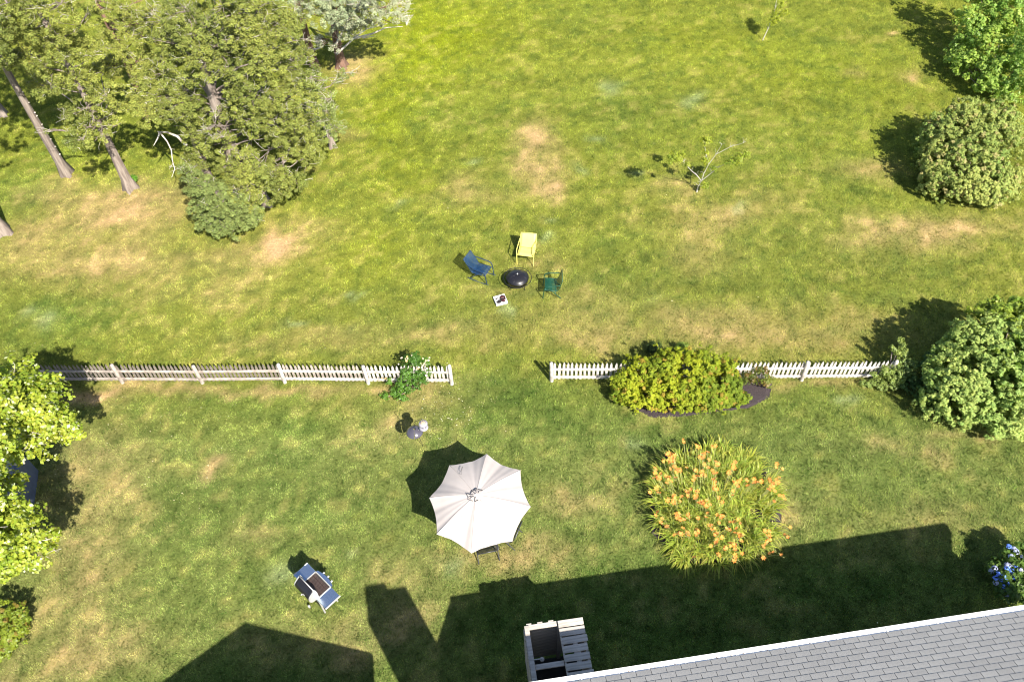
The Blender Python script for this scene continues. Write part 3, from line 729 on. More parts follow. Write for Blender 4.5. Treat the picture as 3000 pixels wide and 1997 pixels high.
for i in range(3):
    x = -.14 + i * .15; y = BDY / 2 + .02 + .085 * math.sin(math.pi * (.12 + .76 * (x + BWX / 2) / BWX)) + .03
    m = sm(MB()); m.tube([(x, y - .03, .775), (x, y + .018, .79)], .024, 12); m.build('knob', MAT['alu'], cpn)
# lid swung open to the back (-y), leaning away
ld = MB(); n = 10; vs = []
LZ = .86
prof = [(-.20, .845), (-.32, .88), (-.375, 1.0), (-.34, 1.14), (-.18, 1.25)]
prof = [(p.y, p.z) for p in curve3([(0, *p) for p in prof], 4)]
for side, inset in ((0, 0),):
    for i, (y, z) in enumerate(prof):
        for j in range(n + 1):
            x = (j / n - .5) * (BWX - .05) ; vs.append((x, y, z))
fs = [(i * (n + 1) + j, i * (n + 1) + j + 1, (i + 1) * (n + 1) + j + 1, (i + 1) * (n + 1) + j) for i in range(len(prof) - 1) for j in range(n)]
ld.add(vs, fs); lid2 = ld.build('lid', MAT['black_metal'], gl, smooth=True)
so = lid2.modifiers.new('t', 'SOLIDIFY'); so.thickness = .012
for s in (-1, 1):
    ep = MB(); X = s * (BWX / 2 - .012)
    pts = [(X, y, z) for y, z in prof]; pin = [(X, -BDY / 2 - .20, LZ + .02), (X, -BDY / 2 - .02, LZ - .0)]
    poly = pts + [(X, -.145, 1.235), (X, -.13, 1.10), (X, -.14, .87)]
    nn = len(poly)
    ep.add([(x - .014, y, z) for x, y, z in poly] + [(x + .014, y, z) for x, y, z in poly], [tuple(range(nn)), tuple(range(2 * nn - 1, nn - 1, -1))] + [(i, i + nn, (i + 1) % nn + nn, (i + 1) % nn) for i in range(nn)])
    ep.build('lid_end', MAT['alu'], lid2)
tr = sm(MB()); tr.tube([(-BWX / 2, prof[0][0] + .005, prof[0][1]), (BWX / 2, prof[0][0] + .005, prof[0][1])], .016, 8); tr.build('lid_trim', MAT['alu'], lid2)
tr = sm(MB()); tr.tube([(-BWX / 2, prof[-1][0], prof[-1][1]), (BWX / 2, prof[-1][0], prof[-1][1])], .014, 8); tr.build('lid_trim', MAT['alu'], lid2)
tr = MB(); tr.box((.10, prof[11][0] - .016, prof[11][1] + .006), (.06, .010, .022), rx=-.5); tr.build('badge', MAT['alu'], lid2)
tr = sm(MB()); tr.lathe([(0, .012), (.018, .01), (.022, 0), (.018, -.01)], 12, (.02, prof[9][0] - .02, prof[9][1])); tr.build('thermometer', MAT['alu'], lid2)
for x, y in ((-.30, -.19), (.30, -.19), (-.30, .19), (.30, .19)):
    l_ = MB(); l_.box((x, y, .42), (.035, .035, .76), bev=.004); l_.build('leg', MAT['alu'], gl)
for y in (-.23, .23):
    w_ = sm(MB()); w_.tube([(-.30, y - .02, .085), (-.30, y + .02, .085)], .085, 18); w_.build('wheel', MAT['black_matte'], gl)
m = sm(MB()); m.tube([(-.08, -.36, .02), (-.08, -.36, .14)], .028, 10); m.build('gas_regulator', MAT['alu'], gl)

# ------------------------------------------------------------------ bird feeder pole
fpB = Vector((-3.062, 12.285, 0))
bf = empty('feeder_pole', fpB, 0, label='thin shepherd hook pole with dark grey dome baffle near the umbrella', cat='feeder pole')
m = sm(MB()); m.tube(curve3([(0, 0, 0), (-.03, -.06, .5), (-.06, -.14, 1.0), (-.05, -.22, 1.45), (-.02, -.28, 1.62), (.06, -.28, 1.68), (.13, -.22, 1.64), (.165, -.15, 1.56)], 5), .007, 7); m.build('pole', MAT['black_matte'], bf)
m = sm(MB()); n = 40; vs = []; gap = .10
rings = [(.02, .13), (.08, .115), (.16, .07), (.22, .012), (.225, .0)]
for r_, z in rings:
    for k in range(n + 1):
        a_ = -math.pi / 2 + .06 + gap * .5 + (2 * math.pi - gap) * k / n; vs.append((r_ * math.cos(a_), r_ * math.sin(a_), z))
fs = [(i * (n + 1) + k, i * (n + 1) + k + 1, (i + 1) * (n + 1) + k + 1, (i + 1) * (n + 1) + k) for i in range(len(rings) - 1) for k in range(n)]
m.add(vs, fs); bfl = m.build('baffle', mat_std('smoky_plastic', (.075, .070, .095), .22, var=.05, bump=.02, coat=.6), bf); bfl.location = (-.105, -.133, .93)
for k in range(9):
    s_ = MB(); s_.box((0, 0, 0), (.008, .008, .004)); o = s_.build('seed', MAT['box_white'], bfl); a_ = random.uniform(-.2, 1.4); r_ = random.uniform(.03, .13); o.location = (math.cos(a_) * r_, math.sin(a_) * r_, .135 - r_ * .35)
fd_ = empty('bird_feeder', (-2.898, 12.142, 1.12), 0, label='small round clear bird feeder hanging from the hook pole', cat='bird feeder')
m = sm(MB()); m.lathe([(0, 0), (.10, 0), (.118, .02), (.118, .035), (.06, .04)], 20); m.build('tray', MAT['feeder'], fd_)
m = sm(MB()); m.lathe([(.055, .035), (.055, .19), (.075, .20), (.118, .20), (.122, .215), (.075, .25), (.07, .25)], 20); m.build('tube', MAT['feeder'], fd_)
m = sm(MB()); m.lathe([(0, .262), (.05, .258), (.066, .245), (.066, .22)], 16); m.build('lid', MAT['seed'], fd_)
m = sm(MB()); m.tube(curve3([(-.05, 0, .25), (-.02, 0, .36), (.0, 0, .42), (.02, 0, .36), (.05, 0, .25)], 4), .003, 5); m.build('hanger', MAT['alu'], fd_)

# ------------------------------------------------------------------ foliage tools
def rand_unit(n):
    v = rng.normal(size=(n, 3)); return v / np.linalg.norm(v, axis=1)[:, None]
def leaf_quads(pos, nrm, size, asp=.55, curl=0.0):
    """rhombic leaves: pos (N,3) centres, nrm facing, size (N,) length; returns (N*4,3)"""
    n = len(pos); t = rand_unit(n); t = t - nrm * (t * nrm).sum(1)[:, None]; t /= np.linalg.norm(t, axis=1)[:, None] + 1e-9
    b = np.cross(nrm, t); s = size[:, None] * .5
    v = np.stack([pos - t * s, pos + b * s * asp, pos + t * s, pos - b * s * asp], 1)
    return v.reshape(-1, 3)
def clump_leaves(centers, rad, per, lsize, up=.5, outdir=None, flat=.8):
    """tufts of leaves around each centre, denser on the shell"""
    n = len(centers); c = np.repeat(centers, per, 0); r = np.repeat(rad, per)
    d = rand_unit(n * per); d[:, 2] *= flat
    rr = r * (.45 + .6 * rng.random(n * per) ** .6)
    pos = c + d * rr[:, None]
    nm = d * .6 + rand_unit(n * per) * .55 + np.array([0, 0, up])
    if outdir is not None: nm = nm + np.repeat(outdir, per, 0) * .6
    nm /= np.linalg.norm(nm, axis=1)[:, None]
    sz = lsize * (.65 + .7 * rng.random(n * per))
    return pos, nm, sz
def jitter_cols(base, n, var=.18, alt=None, altw=None):
    base = np.asarray(base, float); c = np.tile(base, (n, 1)) if base.ndim == 1 else base.copy()
    if alt is not None: c = c * (1 - altw[:, None]) + np.asarray(alt)[None] * altw[:, None]
    c = c * (1 + var * (rng.random(n) * 2 - 1))[:, None]
    c[:, 0] *= 1 + var * .5 * (rng.random(n) * 2 - 1)
    return np.clip(c, .004, 1)

def shell_points(c, rx, ry, rz, n, rough=.12, lower=-.5):
    """points on a lumpy ellipsoid (upper part favoured)"""
    d = rand_unit(n * 2); d = d[d[:, 2] > lower][:n]
    az = np.arctan2(d[:, 1], d[:, 0]); ph = rng.random(6) * 6.28
    k = 1 + rough * (np.sin(az * 3 + ph[0]) * .5 + np.sin(az * 5 + ph[1] + d[:, 2] * 4) * .5 + np.sin(az * 9 + d[:, 2] * 7 + ph[2]) * .35)
    p = d * np.array([rx, ry, rz]) * k[:, None] + np.asarray(c)
    nn = d / np.array([rx, ry, rz]); nn /= np.linalg.norm(nn, axis=1)[:, None]
    return p, nn, az

def limb(mb, p0, p1, r0, r1, bend=.12, n=5, sides=6):
    p0, p1 = Vector(p0), Vector(p1); L = (p1 - p0).length; pts = []
    off = Vector((random.uniform(-1, 1), random.uniform(-1, 1), random.uniform(-.5, .8))) * bend * L
    for i in range(n + 1):
        t = i / n; p = p0.lerp(p1, t) + off * math.sin(math.pi * t) + (Vector((random.uniform(-1, 1), random.uniform(-1, 1), random.uniform(-1, 1))) * .03 * L if 0 < i < n else Vector())
        pts.append(p)
    mb.tube(pts, [r0 + (r1 - r0) * i / n for i in range(n + 1)], sides, cap=False)
    return pts

# ------------------------------------------------------------------ cedars
CED = (.262, .285, .060); CED_D = (.105, .140, .034); CED_G = (.36, .39, .22)
def cedar(base_px, top_z, r0, lobes, label, col=CED, alt=CED_D, mat='bark', twig_n=2.2, lean=(0, 0), per=84, group='cedars in the corner grove', fork=None, dens=1.0, tn=None, gapn=.43):
    B = at(*base_px); root = empty('cedar_tree', B, 0, label=label, cat='tree', group=group)
    tk = sm(MB()); pts = []; rad = []
    ph = random.uniform(0, 6)
    for i in range(15):
        t = i / 14; z = top_z * t
        pts.append(Vector((lean[0] * z + .05 * math.sin(3 * t + ph) * t * 2, lean[1] * z + .05 * math.cos(2.4 * t + ph) * t * 2, z - .03)))
        rad.append(r0 * (1 - .72 * t) * (1 + (.75 * math.exp(-t * top_z / .22)) * .6))
    # fluted, uneven bark ridges
    n = 14; vs = []
    for p, r_ in zip(pts, rad):
        for k in range(n):
            a_ = 2 * math.pi * k / n; q = r_ * (1 + .10 * math.sin(a_ * 3 + ph) + .07 * math.sin(a_ * 5 + 2 * ph + p.z * .6) + random.uniform(-.035, .035)) * (1 + .35 * math.exp(-max(p.z, 0) / .18) * math.sin(a_ * 4 + ph))
            vs.append((p.x + math.cos(a_) * q, p.y + math.sin(a_) * q, p.z))
    tk.add(vs, [(i * n + k, i * n + (k + 1) % n, (i + 1) * n + (k + 1) % n, (i + 1) * n + k) for i in range(14) for k in range(n)])
    tk.build('trunk', MAT[mat], root)
    def tpos(z): 
        z = max(0, min(z, top_z - .1)); t = z / top_z * 14; i = int(t); return pts[i].lerp(pts[min(i + 1, 14)], t - i)
    br = sm(MB()); tw = sm(MB()); C, Rr, LB = [], [], []
    for (px, py, z, r_) in lobes:
        r_ *= 1.06
        c = at(px, py, z) - B; rz_ = r_ * .62
        s = tpos(z - .35 * r_ - .25); d = (Vector((c.x, c.y, 0)) - Vector((s.x, s.y, 0))).length
        limb(br, s, c, .014 + .012 * min(d, 2.2), .008, .10, 6, 6)
        area = 4 * math.pi * r_ * r_ * .62
        ncl = int(area / .055 * dens)
        p, nn, az = shell_points(tuple(c), r_, r_, rz_, ncl, .16, -.35)
        # inner clumps so the lobe is not hollow
        q = np.array(tuple(c)) + rand_unit(int(ncl * .3)) * np.array([r_, r_, rz_]) * (.35 + .45 * rng.random((int(ncl * .3), 1)))
        allp = np.concatenate([p, q]); keep = allp[:, 2] > .06
        allp = allp[keep]
        # break the lobe into sprays with open gaps between them
        gx_ = fbm(allp[:, 0] * 1.0 + allp[:, 2] * .7 + B.x, allp[:, 1] + allp[:, 2] * .4 + B.y, .62, 3, 2)
        allp = allp[gx_ > gapn]
        C.append(allp); LB.append(np.full(len(allp), len(C)))
        for _ in range(int(4 + 5 * r_)):
            e = allp[rng.integers(len(allp))] if len(allp) else None
            if e is not None: limb(br, c, Vector(e), .012, .005, .15, 4, 4)
        for _ in range(int(twig_n * (2 + 9 * r_ * r_) if tn is None else tn)):      # bleached dead twigs poking out of the spray
            if not len(allp): break
            e = Vector(allp[rng.integers(len(allp))]); o = (e - c).normalized(); s0 = e - o * random.uniform(.05, .25)
            ln = random.uniform(.12, .5); e1 = s0 + (o * .75 + Vector((random.uniform(-.7, .7), random.uniform(-.7, .7), random.uniform(-.1, .6)))).normalized() * ln
            rr_ = random.uniform(.005, .010); pp = limb(tw, s0, e1, rr_, .003, .22, 3, 4)
            if random.random() < .6: limb(tw, pp[1], pp[1] + Vector((random.uniform(-1, 1), random.uniform(-1, 1), random.uniform(-.2, .7))).normalized() * ln * .55, rr_ * .7, .002, .2, 2, 4)
            if random.random() < .4: limb(tw, pp[2], pp[2] + Vector((random.uniform(-1, 1), random.uniform(-1, 1), random.uniform(-.2, .7))).normalized() * ln * .4, rr_ * .6, .002, .2, 2, 4)
    C = np.concatenate(C); rad_ = .065 + .085 * rng.random(len(C))
    pos, nm, sz = clump_leaves(C, rad_, per, .040, up=.55, flat=.8)
    cw = np.repeat(np.clip(fbm(C[:, 0] + B.x, C[:, 1] + B.y, 1.3, 2, 2) * 1.5 - .45 + .25 * (rng.random(len(C)) - .5), 0, 1), per)
    cv = np.repeat(.70 + .55 * rng.random(len(C)), per)
    cols = jitter_cols(col, len(pos), .2, alt, cw) * cv[:, None]
    keep = pos[:, 2] > .02
    V = leaf_quads(pos[keep], nm[keep], sz[keep], .75)
    fast_mesh('crown', V, 4, cols[keep], MAT['needle'], root)
    br.build('branches', MAT[mat], root); tag(tw.build('dead_twigs', MAT['twig'], root), kind='stuff')
    return root

trees = [
 dict(base_px=(197, 512), top_z=9.5, r0=.155, lean=(-.008, -.012), label='tall cedar whose bare grey trunk leans out of the left edge', mat='bark', tn=14,
      lobes=[(-40, 60, 7.2, 1.1), (-120, 160, 6.6, 1.2), (-90, -40, 7.5, 1.2), (20, 10, 7.8, .55), (-200, 60, 7, 1.2), (-10, 90, 6.6, .5)]),
 dict(base_px=(382, 553), top_z=6.9, r0=.18, label='cedar with a thick bare lower trunk, second from the left edge',
      lobes=[(195, 385, 3.2, .52), (262, 372, 3.2, .58), (238, 408, 3.5, .42), (285, 402, 3.3, .36), (180, 335, 3.6, .55), (335, 370, 3.0, .32), (345, 325, 3.4, .40), (250, 318, 3.8, .62), (315, 285, 4, .55), (150, 250, 4.6, .60), (225, 235, 4.6, .55), (50, 190, 5.2, .55), (105, 160, 5.4, .72),
             (190, 150, 5.6, .75), (245, 145, 5.4, .5), (60, 85, 6.3, .72), (140, 65, 6.6, .85), (235, 75, 6.4, .75), (300, 140, 5.4, .45), (180, 10, 7.4, .8), (90, 5, 7.2, .8)]),
 dict(base_px=(440, 345), top_z=5.2, r0=.19, mat='bark_red', label='cedar with a reddish trunk showing near the top left edge',
      lobes=[(375, 75, 4.8, .72), (345, 120, 4.6, .5), (405, 180, 4, .6), (330, 20, 5.5, .5), (440, 20, 5.2, .6), (460, 130, 4.4, .6), (395, 10, 5.6, .6)]),
 dict(base_px=(718, 560), top_z=6.2, r0=.30, label='largest cedar of the grove with a broad trunk in a gap of its crown', twig_n=3.6,
      lobes=[(480, 215, 4.2, .75), (560, 195, 5, .85), (650, 165, 5.4, .9), (740, 185, 5.2, .9), (830, 205, 4.6, .85), (515, 130, 5.6, .8), (610, 90, 6, .9), (700, 90, 6, .95), (790, 110, 5.8, .9), (560, 35, 6.5, .85), (655, 15, 6.8, .9), (755, 25, 6.6, .85), (845, 60, 6, .6),
             (480, 60, 5.8, .7), (500, 275, 4, .7), (440, 262, 3.8, .6), (745, 275, 4.4, .85), (850, 290, 4, .85), (880, 360, 3, .75), (810, 365, 3.4, .8), (705, 350, 3.6, .8), (550, 265, 4.2, .45), (870, 170, 4.4, .5), (545, 230, 4.6, .5), (632, 365, 3.9, .42), (655, 400, 3.4, .42), (560, 110, 6.2, .5), (575, 160, 5.7, .5)]),
 dict(base_px=(628, 575), top_z=3.6, r0=.20, label='cedar with a dead hanging limb on its left side', twig_n=2.2, gapn=.38,
      lobes=[(440, 335, 3.6, .5), (425, 310, 3.8, .4), (500, 330, 3.6, .55), (565, 325, 3.6, .55), (592, 395, 2.8, .65), (600, 465, 2, .6), (552, 480, 1.8, .33), (640, 422, 2.6, .6), (530, 300, 4.0, .6), (660, 370, 3.2, .6)]),
 dict(base_px=(782, 600), top_z=2.6, r0=.15, label='lower cedar on the lawn side of the grove above the right shade patch', twig_n=1.5, gapn=.34,
      lobes=[(738, 410, 2.9, .62), (790, 440, 2.3, .8), (765, 505, 2.0, .74), (818, 505, 1.9, .55), (860, 440, 2.0, .75), (668, 485, 2.2, .38), (722, 560, 1.6, .5), (772, 568, 1.4, .48), (838, 470, 1.6, .55), (905, 420, 2.0, .55), (898, 465, 1.9, .5), (862, 525, 1.5, .48), (805, 560, 1.4, .48), (745, 515, 1.9, .5), (700, 520, 1.8, .38), (720, 470, 2.3, .5), (700, 550, 1.6, .4), (760, 470, 2.3, .5), (750, 590, 1.2, .45), (830, 480, 1.9, .5)]),
 dict(base_px=(655, 660), top_z=1.5, r0=.10, label='small dark bushy cedar at the bottom tip of the grove', col=(.20, .245, .070), alt=(.13, .17, .05), gapn=.34, tn=4,
      lobes=[(640, 630, .95, .72), (705, 635, 1.0, .62), (600, 605, 1.3, .5), (655, 590, 1.6, .6), (610, 560, 1.8, .5), (562, 520, 2.1, .30), (585, 545, 2.0, .42), (725, 605, 1, .5), (690, 668, .75, .42), (622, 662, .8, .42), (740, 630, .9, .36), (540, 500, 2.2, .2)]),
 dict(base_px=(975, 430), top_z=2.6, r0=.12, label='cedar on the right rim of the grove with a pale bare side', col=(.26, .31, .09), twig_n=4.5, dens=.7,
      lobes=[(955, 235, 2.8, .48), (915, 225, 3, .5), (970, 290, 2.2, .5), (940, 335, 1.8, .62), (975, 375, 1.2, .45), (935, 410, 1.5, .6), (880, 440, 1.6, .5), (1010, 212, 2.9, .28), (925, 280, 2.4, .5), (965, 340, 1.6, .4)]),
 dict(base_px=(922, 190), top_z=4.4, r0=.16, mat='bark_red', col=CED_G, alt=(.24, .29, .17), label='grey-green cedar with a forked brown trunk at the top centre-left', twig_n=3.5,
      lobes=[(860, 25, 4.2, .55), (905, 15, 4.4, .6), (955, 50, 3.8, .6), (870, 60, 3.8, .35), (930, -30, 4.8, .8), (985, 30, 4.0, .5)]),
 dict(base_px=(1002, 196), top_z=3.6, r0=.19, mat='bark_red', col=(.38, .40, .25), alt=(.26, .30, .19), label='silvery cedar with long bleached limbs reaching right over the lawn', twig_n=7, dens=.75,
      lobes=[(1000, 130, 1.8, .42), (965, 115, 2.2, .45), (1060, 40, 3.5, .6), (1115, 25, 3.6, .6), (1155, 40, 3.2, .45), (1050, 85, 2.6, .38), (1010, 60, 3.2, .55), (1090, 70, 2.9, .32), (1010, 95, 2.4, .45), (1060, -20, 4.4, .7), (1130, -10, 4.0, .55), (1192, 72, 2.8, .16), (1165, 15, 3.4, .4)]),
 dict(base_px=(8, 338), top_z=8, r0=.15, label='narrow cedar trunk at the left edge, farthest up the picture', tn=6, lobes=[(-160, 0, 5.5, 1.0), (-190, 90, 5, 1.0)]),
 dict(base_px=(12, 682), top_z=8.5, r0=.20, label='cedar trunk foot cut by the left edge below the grove', tn=6, lobes=[(-330, 200, 6.5, 1.3), (-260, 320, 5.5, 1.2), (-400, 100, 7.5, 1.2)]),
]
trees[1]['lobes'] += [(300, 215, 2.9, .5), (250, 235, 3.0, .45), (120, 250, 3.4, .5)]
trees[2]['lobes'] += [(345, 190, 3.0, .55), (420, 90, 3.4, .7), (330, 90, 3.2, .6)]
trees[3]['lobes'] += [(470, 180, 3.4, .7), (600, 140, 3.8, .9), (700, 130, 3.8, .9), (560, 90, 4.2, .8), (800, 160, 3.4, .8), (700, 230, 3.2, .7), (780, 330, 2.4, .7), (640, 60, 4.6, .9), (760, 70, 4.2, .8), (860, 120, 4.0, .5), (880, 250, 2.6, .5)]
for t in trees: 
    t['base_px'] = tuple(t['base_px']); cedar(**t)
# dead limb hanging from the fifth cedar
def dead_limb(parent_label, name, poly_list):
    for o in scene.objects:
        if o.get('label') == parent_label:
            for pl, r_ in poly_list:
                m = sm(MB()); m.tube([at(*q) - o.location for q in pl], [r_ * (1 - .75 * i / (len(pl) - 1)) for i in range(len(pl))], 6, cap=False)
                m.build(name, MAT['twig'], o)
dead_limb('cedar with a dead hanging limb on its left side', 'dead_limb', [
    ([(545, 425, 2.4), (520, 400, 2.5), (490, 388, 2.5), (462, 386, 2.5)], .06), ([(468, 387, 2.5), (462, 405, 2.4), (450, 427, 2.3)], .035),
    ([(470, 390, 2.5), (490, 415, 2.2), (502, 440, 2.0), (505, 470, 1.8), (512, 495, 1.6), (503, 520, 1.4)], .028), ([(506, 480, 1.7), (495, 497, 1.6)], .012), ([(500, 436, 2), (512, 438, 2)], .010)])
dead_limb('silvery cedar with long bleached limbs reaching right over the lawn', 'dead_limb', [
    ([(985, 160, 1.4), (1040, 110, 1.6), (1075, 85, 1.8), (1135, 70, 1.9)], .05), ([(1072, 86, 1.8), (1078, 45, 2.4)], .03), ([(1092, 78, 1.8), (1093, 40, 2.3)], .022),
    ([(1040, 113, 1.3), (1090, 100, 1.4), (1130, 82, 1.5), (1180, 78, 1.6)], .05), ([(1062, 112, 1.1), (1100, 106, 1.1)], .03), ([(985, 130, 1.6), (1030, 40, 2.6), (1060, 10, 3)], .05)])
dead_limb('grey-green cedar with a forked brown trunk at the top centre-left', 'broken_limb', [([(908, 150, .8), (925, 145, .9), (948, 138, 1)], .07), ([(905, 150, .8), (917, 170, .5)], .09), ([(890, 60, 2.6), (915, 30, 3.1)], .06)])
# pale bracket fungus dots up the leaning trunk are part of that tree
for o in list(scene.objects):
    if o.get('label', '').startswith('tall cedar'):
        random.seed(5)
        for k in range(9):
            z = .9 + k * .32 + random.uniform(-.1, .1); r_ = .155 * (1 - .72 * z / 9.5)
            m = MB(); m.box((0, 0, 0), (.05, .05, .03), bev=.01); q = m.build('bracket_fungus', MAT['twig'], o); q.location = (-.008 * z + math.cos(.2) * r_, -.012 * z + math.sin(.2) * r_ , z); q.rotation_euler = (.3, .2, k)
        break

# ------------------------------------------------------------------ broad-leaved tree, saplings, bushes
def leafy(root, lobes_w, lsize, per, col, alt, var=.22, area_per=.045, mat='leaf', rad=(.06, .14), inner=.4, rough=.15, lower=-.4, asp=.6, up=.5, flat=.8, gap=None, painted_glint=None, flatz=1.0, tip=None, shoots=.0):
    C, N = [], []
    for (c, rx, ry, rz_) in lobes_w:
        area = 4 * math.pi * ((rx * ry) ** .8 + (rx * rz_) ** .8 * 2) / 3
        n = max(6, int(area / area_per)); p, nn, az = shell_points(tuple(c), rx, ry, rz_, n, rough, lower)
        if shoots:
            q_ = rng.random(len(p)) < shoots; p[q_] += nn[q_] * rng.uniform(.04, .2, (q_.sum(), 1)) + np.array([0, 0, .03])
        C.append(p); N.append(nn)
        ni = int(n * inner)
        if ni:
            u_ = rand_unit(ni); C.append(np.array(tuple(c)) + u_ * np.array([rx, ry, rz_]) * (.4 + .45 * rng.random((ni, 1)))); N.append(u_)
    C = np.concatenate(C); N = np.concatenate(N)
    L = root.location
    k = C[:, 2] + L.z > .05; C, N = C[k], N[k]
    if gap is not None:
        g_ = fbm(C[:, 0] + C[:, 2] * .6 + L.x, C[:, 1] + C[:, 2] * .5 + L.y, .26, 3, 2); k = g_ > gap; C, N = C[k], N[k]
    rr_ = rad[0] + (rad[1] - rad[0]) * rng.random(len(C))
    pos, nm, sz = clump_leaves(C, rr_, per, lsize, up=up, outdir=N, flat=flat)
    cw = np.repeat(np.clip(fbm(C[:, 0] + L.x, C[:, 1] + L.y, .7, 2, 2) * 1.7 - .5 + .4 * (rng.random(len(C)) - .5), 0, 1), per)
    cols = jitter_cols(col, len(pos), var, alt, cw)
    if tip is not None:
        q = np.repeat(rng.random(len(C)) < tip[1], per); cols[q] = cols[q] * .3 + np.array(tip[0]) * .7
    if painted_glint is not None:
        q = rng.random(len(pos)) < painted_glint[1]; cols[q] = np.array(painted_glint[0])  # glossy leaf highlights painted in: random leaves recoloured pale
    k = pos[:, 2] + L.z > .01
    o = fast_mesh('crown', leaf_quads(pos[k], nm[k], sz[k], asp), 4, cols[k], MAT[mat], root)
    return o, C

# lime-leaved tree at the left edge
B = at(-150, 1640)
lt = empty('broadleaf_tree', B, 0, label='lime-green broad-leaved tree hanging in from the left edge over a shed', cat='tree')
lime = [(70, 1085, 4, .34), (25, 1120, 4.4, .5), (132, 1125, 3.8, .28), (140, 1165, 3.7, .28), (20, 1190, 4.5, .5), (95, 1180, 4.1, .5), (165, 1225, 3.6, .34), (205, 1265, 3.3, .27), (120, 1250, 3.7, .42), (55, 1260, 4.0, .48), (-10, 1270, 4.5, .5), (125, 1300, 3.5, .28), (65, 1320, 3.8, .26),
        (20, 1345, 4, .25), (30, 1415, 3.6, .27), (-10, 1440, 3.9, .35), (10, 1480, 3.7, .38), (45, 1530, 3.4, .42), (95, 1545, 3.1, .26), (140, 1580, 2.9, .24), (60, 1590, 3.1, .40), (110, 1625, 2.8, .26), (160, 1610, 2.7, .18), (0, 1600, 3.3, .42), (20, 1650, 2.9, .28),
        (-80, 1150, 5, .7), (-90, 1280, 5.2, .8), (-100, 1420, 5, .8), (-90, 1560, 4.2, .8), (-190, 1300, 5.6, .9), (-200, 1500, 5.2, .9)]
tk = sm(MB()); tk.tube([(0, 0, -.03), (.05, .1, .8), (.0, .3, 1.8), (-.1, .6, 3.0), (-.1, .9, 4.2)], [.17, .13, .11, .08, .05], 10); tk.build('trunk', MAT['bark'], lt)
br = sm(MB()); lw = []
for px, py, z, r_ in lime:
    c = at(px, py, z) - B; lw.append((c, r_, r_, r_ * .7)); limb(br, Vector((-.05, .5, min(2.6, z - .9))), c, .045, .012, .10, 6, 6)
    for _ in range(3):
        e = c + Vector(rand_unit(1)[0]) * r_ * 1.0; limb(br, c, e, .010, .004, .2, 3, 4)
for pl in ([(30, 1470, 3.2), (55, 1478, 3.3), (65, 1500, 3.2), (60, 1530, 3.1)], [(72, 1358, 3.6), (63, 1342, 3.7), (50, 1320, 3.8)], [(105, 1150, 3.9), (135, 1165, 3.9), (160, 1185, 3.8)], [(175, 1245, 3.5), (190, 1230, 3.5)], [(95, 1560, 3.1), (120, 1590, 3.0)]):
    br.tube([at(*q) - B for q in pl], .022, 6)
br.build('branches', MAT['twig'], lt)
leafy(lt, lw, .088, 22, (.37, .42, .05), (.22, .30, .03), .28, .045, 'leaf', (.07, .16), .35, .3, -.7, .7, .7, .7, gap=.40, painted_glint=((.62, .66, .40), .08), shoots=.2)

sd = at(62, 1356, 1.0); se = at(48, 1452, 1.0)
dd = (sd - se).normalized(); sang = math.atan2(dd.y, dd.x)
shd = empty('garden_shed', ((sd.x + se.x) / 2, (sd.y + se.y) / 2, 0), sang, label='low blue-grey flat-roofed shed half hidden under the lime-leaved tree', cat='shed')
m = MB(); m.box((0, .9, .48), (1.75, 1.7, .96)); m.build('wall', MAT['slate'], shd)
m = MB(); m.box((0, .92, .985), (1.9, 1.84, .05), bev=.01); rr2 = m.build('roof', MAT['slate'], shd)
m = MB(); m.box((0, .03, 1.02), (1.9, .06, .05), bev=.005); m.box((0, .16, 1.015), (1.78, .03, .02)); m.build('edge_trim', MAT['slate'], rr2)

def sapling(base_px, label, segs, tufts, group):
    B = at(*base_px); r = empty('sapling', B, 0, label=label, cat='sapling', group=group)
    m = sm(MB())
    for pl, r0 in segs:
        m.tube([at(*q) - B for q in pl], [r0 * (1 - .7 * i / (len(pl) - 1)) for i in range(len(pl))], 6, cap=False)
        for i in range(1, len(pl)):
            for _ in range(4):
                e = at(*pl[i]) - B; limb(m, e, e + Vector((random.uniform(-1, 1), random.uniform(-1, 1), random.uniform(.1, 1))).normalized() * random.uniform(.06, .22), .005, .002, .1, 2, 4)
    m.build('trunk', MAT['twig_white'], r)
    leafy(r, [((at(x, y, z) - B), q * 1.35, q * 1.35, q * 1.0) for x, y, z, q in tufts], .055, 12, (.34, .38, .04), (.2, .28, .04), .2, .028, 'leaf', (.03, .08), .4, .3, -.9, .6, .4, .8)
sapling((2041, 563), 'leaning nearly bare fruit sapling with pale branches on the upper lawn',
        [([(2041, 563, 0), (2046, 545, .25), (2055, 530, .5)], .028), ([(2055, 530, .5), (2062, 508, .9), (2077, 480, 1.3)], .022), ([(2077, 480, 1.3), (2070, 458, 1.6), (2064, 425, 2.1)], .014), ([(2077, 480, 1.3), (2098, 452, 1.7), (2115, 423, 2.2)], .014),
         ([(2098, 452, 1.7), (2140, 430, 2.0), (2178, 419, 2.2)], .010), ([(2055, 530, .5), (2040, 512, .8), (2025, 500, 1.1), (2003, 475, 1.6), (1985, 460, 1.9)], .016), ([(2057, 528, .5), (2085, 506, .9), (2105, 490, 1.2), (2135, 476, 1.5), (2180, 462, 1.8)], .016)],
        [(1975, 462, 2.0, .16), (1990, 458, 2.0, .14), (1962, 458, 2.0, .08), (2014, 480, 1.6, .07), (2150, 470, 1.7, .14), (2165, 462, 1.8, .14), (2190, 452, 1.9, .10), (2130, 474, 1.6, .08), (2068, 412, 2.2, .13), (2058, 408, 2.2, .07), (2066, 470, 1.5, .10), (2070, 445, 1.8, .07), (2065, 540, .4, .10), (2095, 495, 1.2, .05)], 'fruit saplings on the upper lawn')
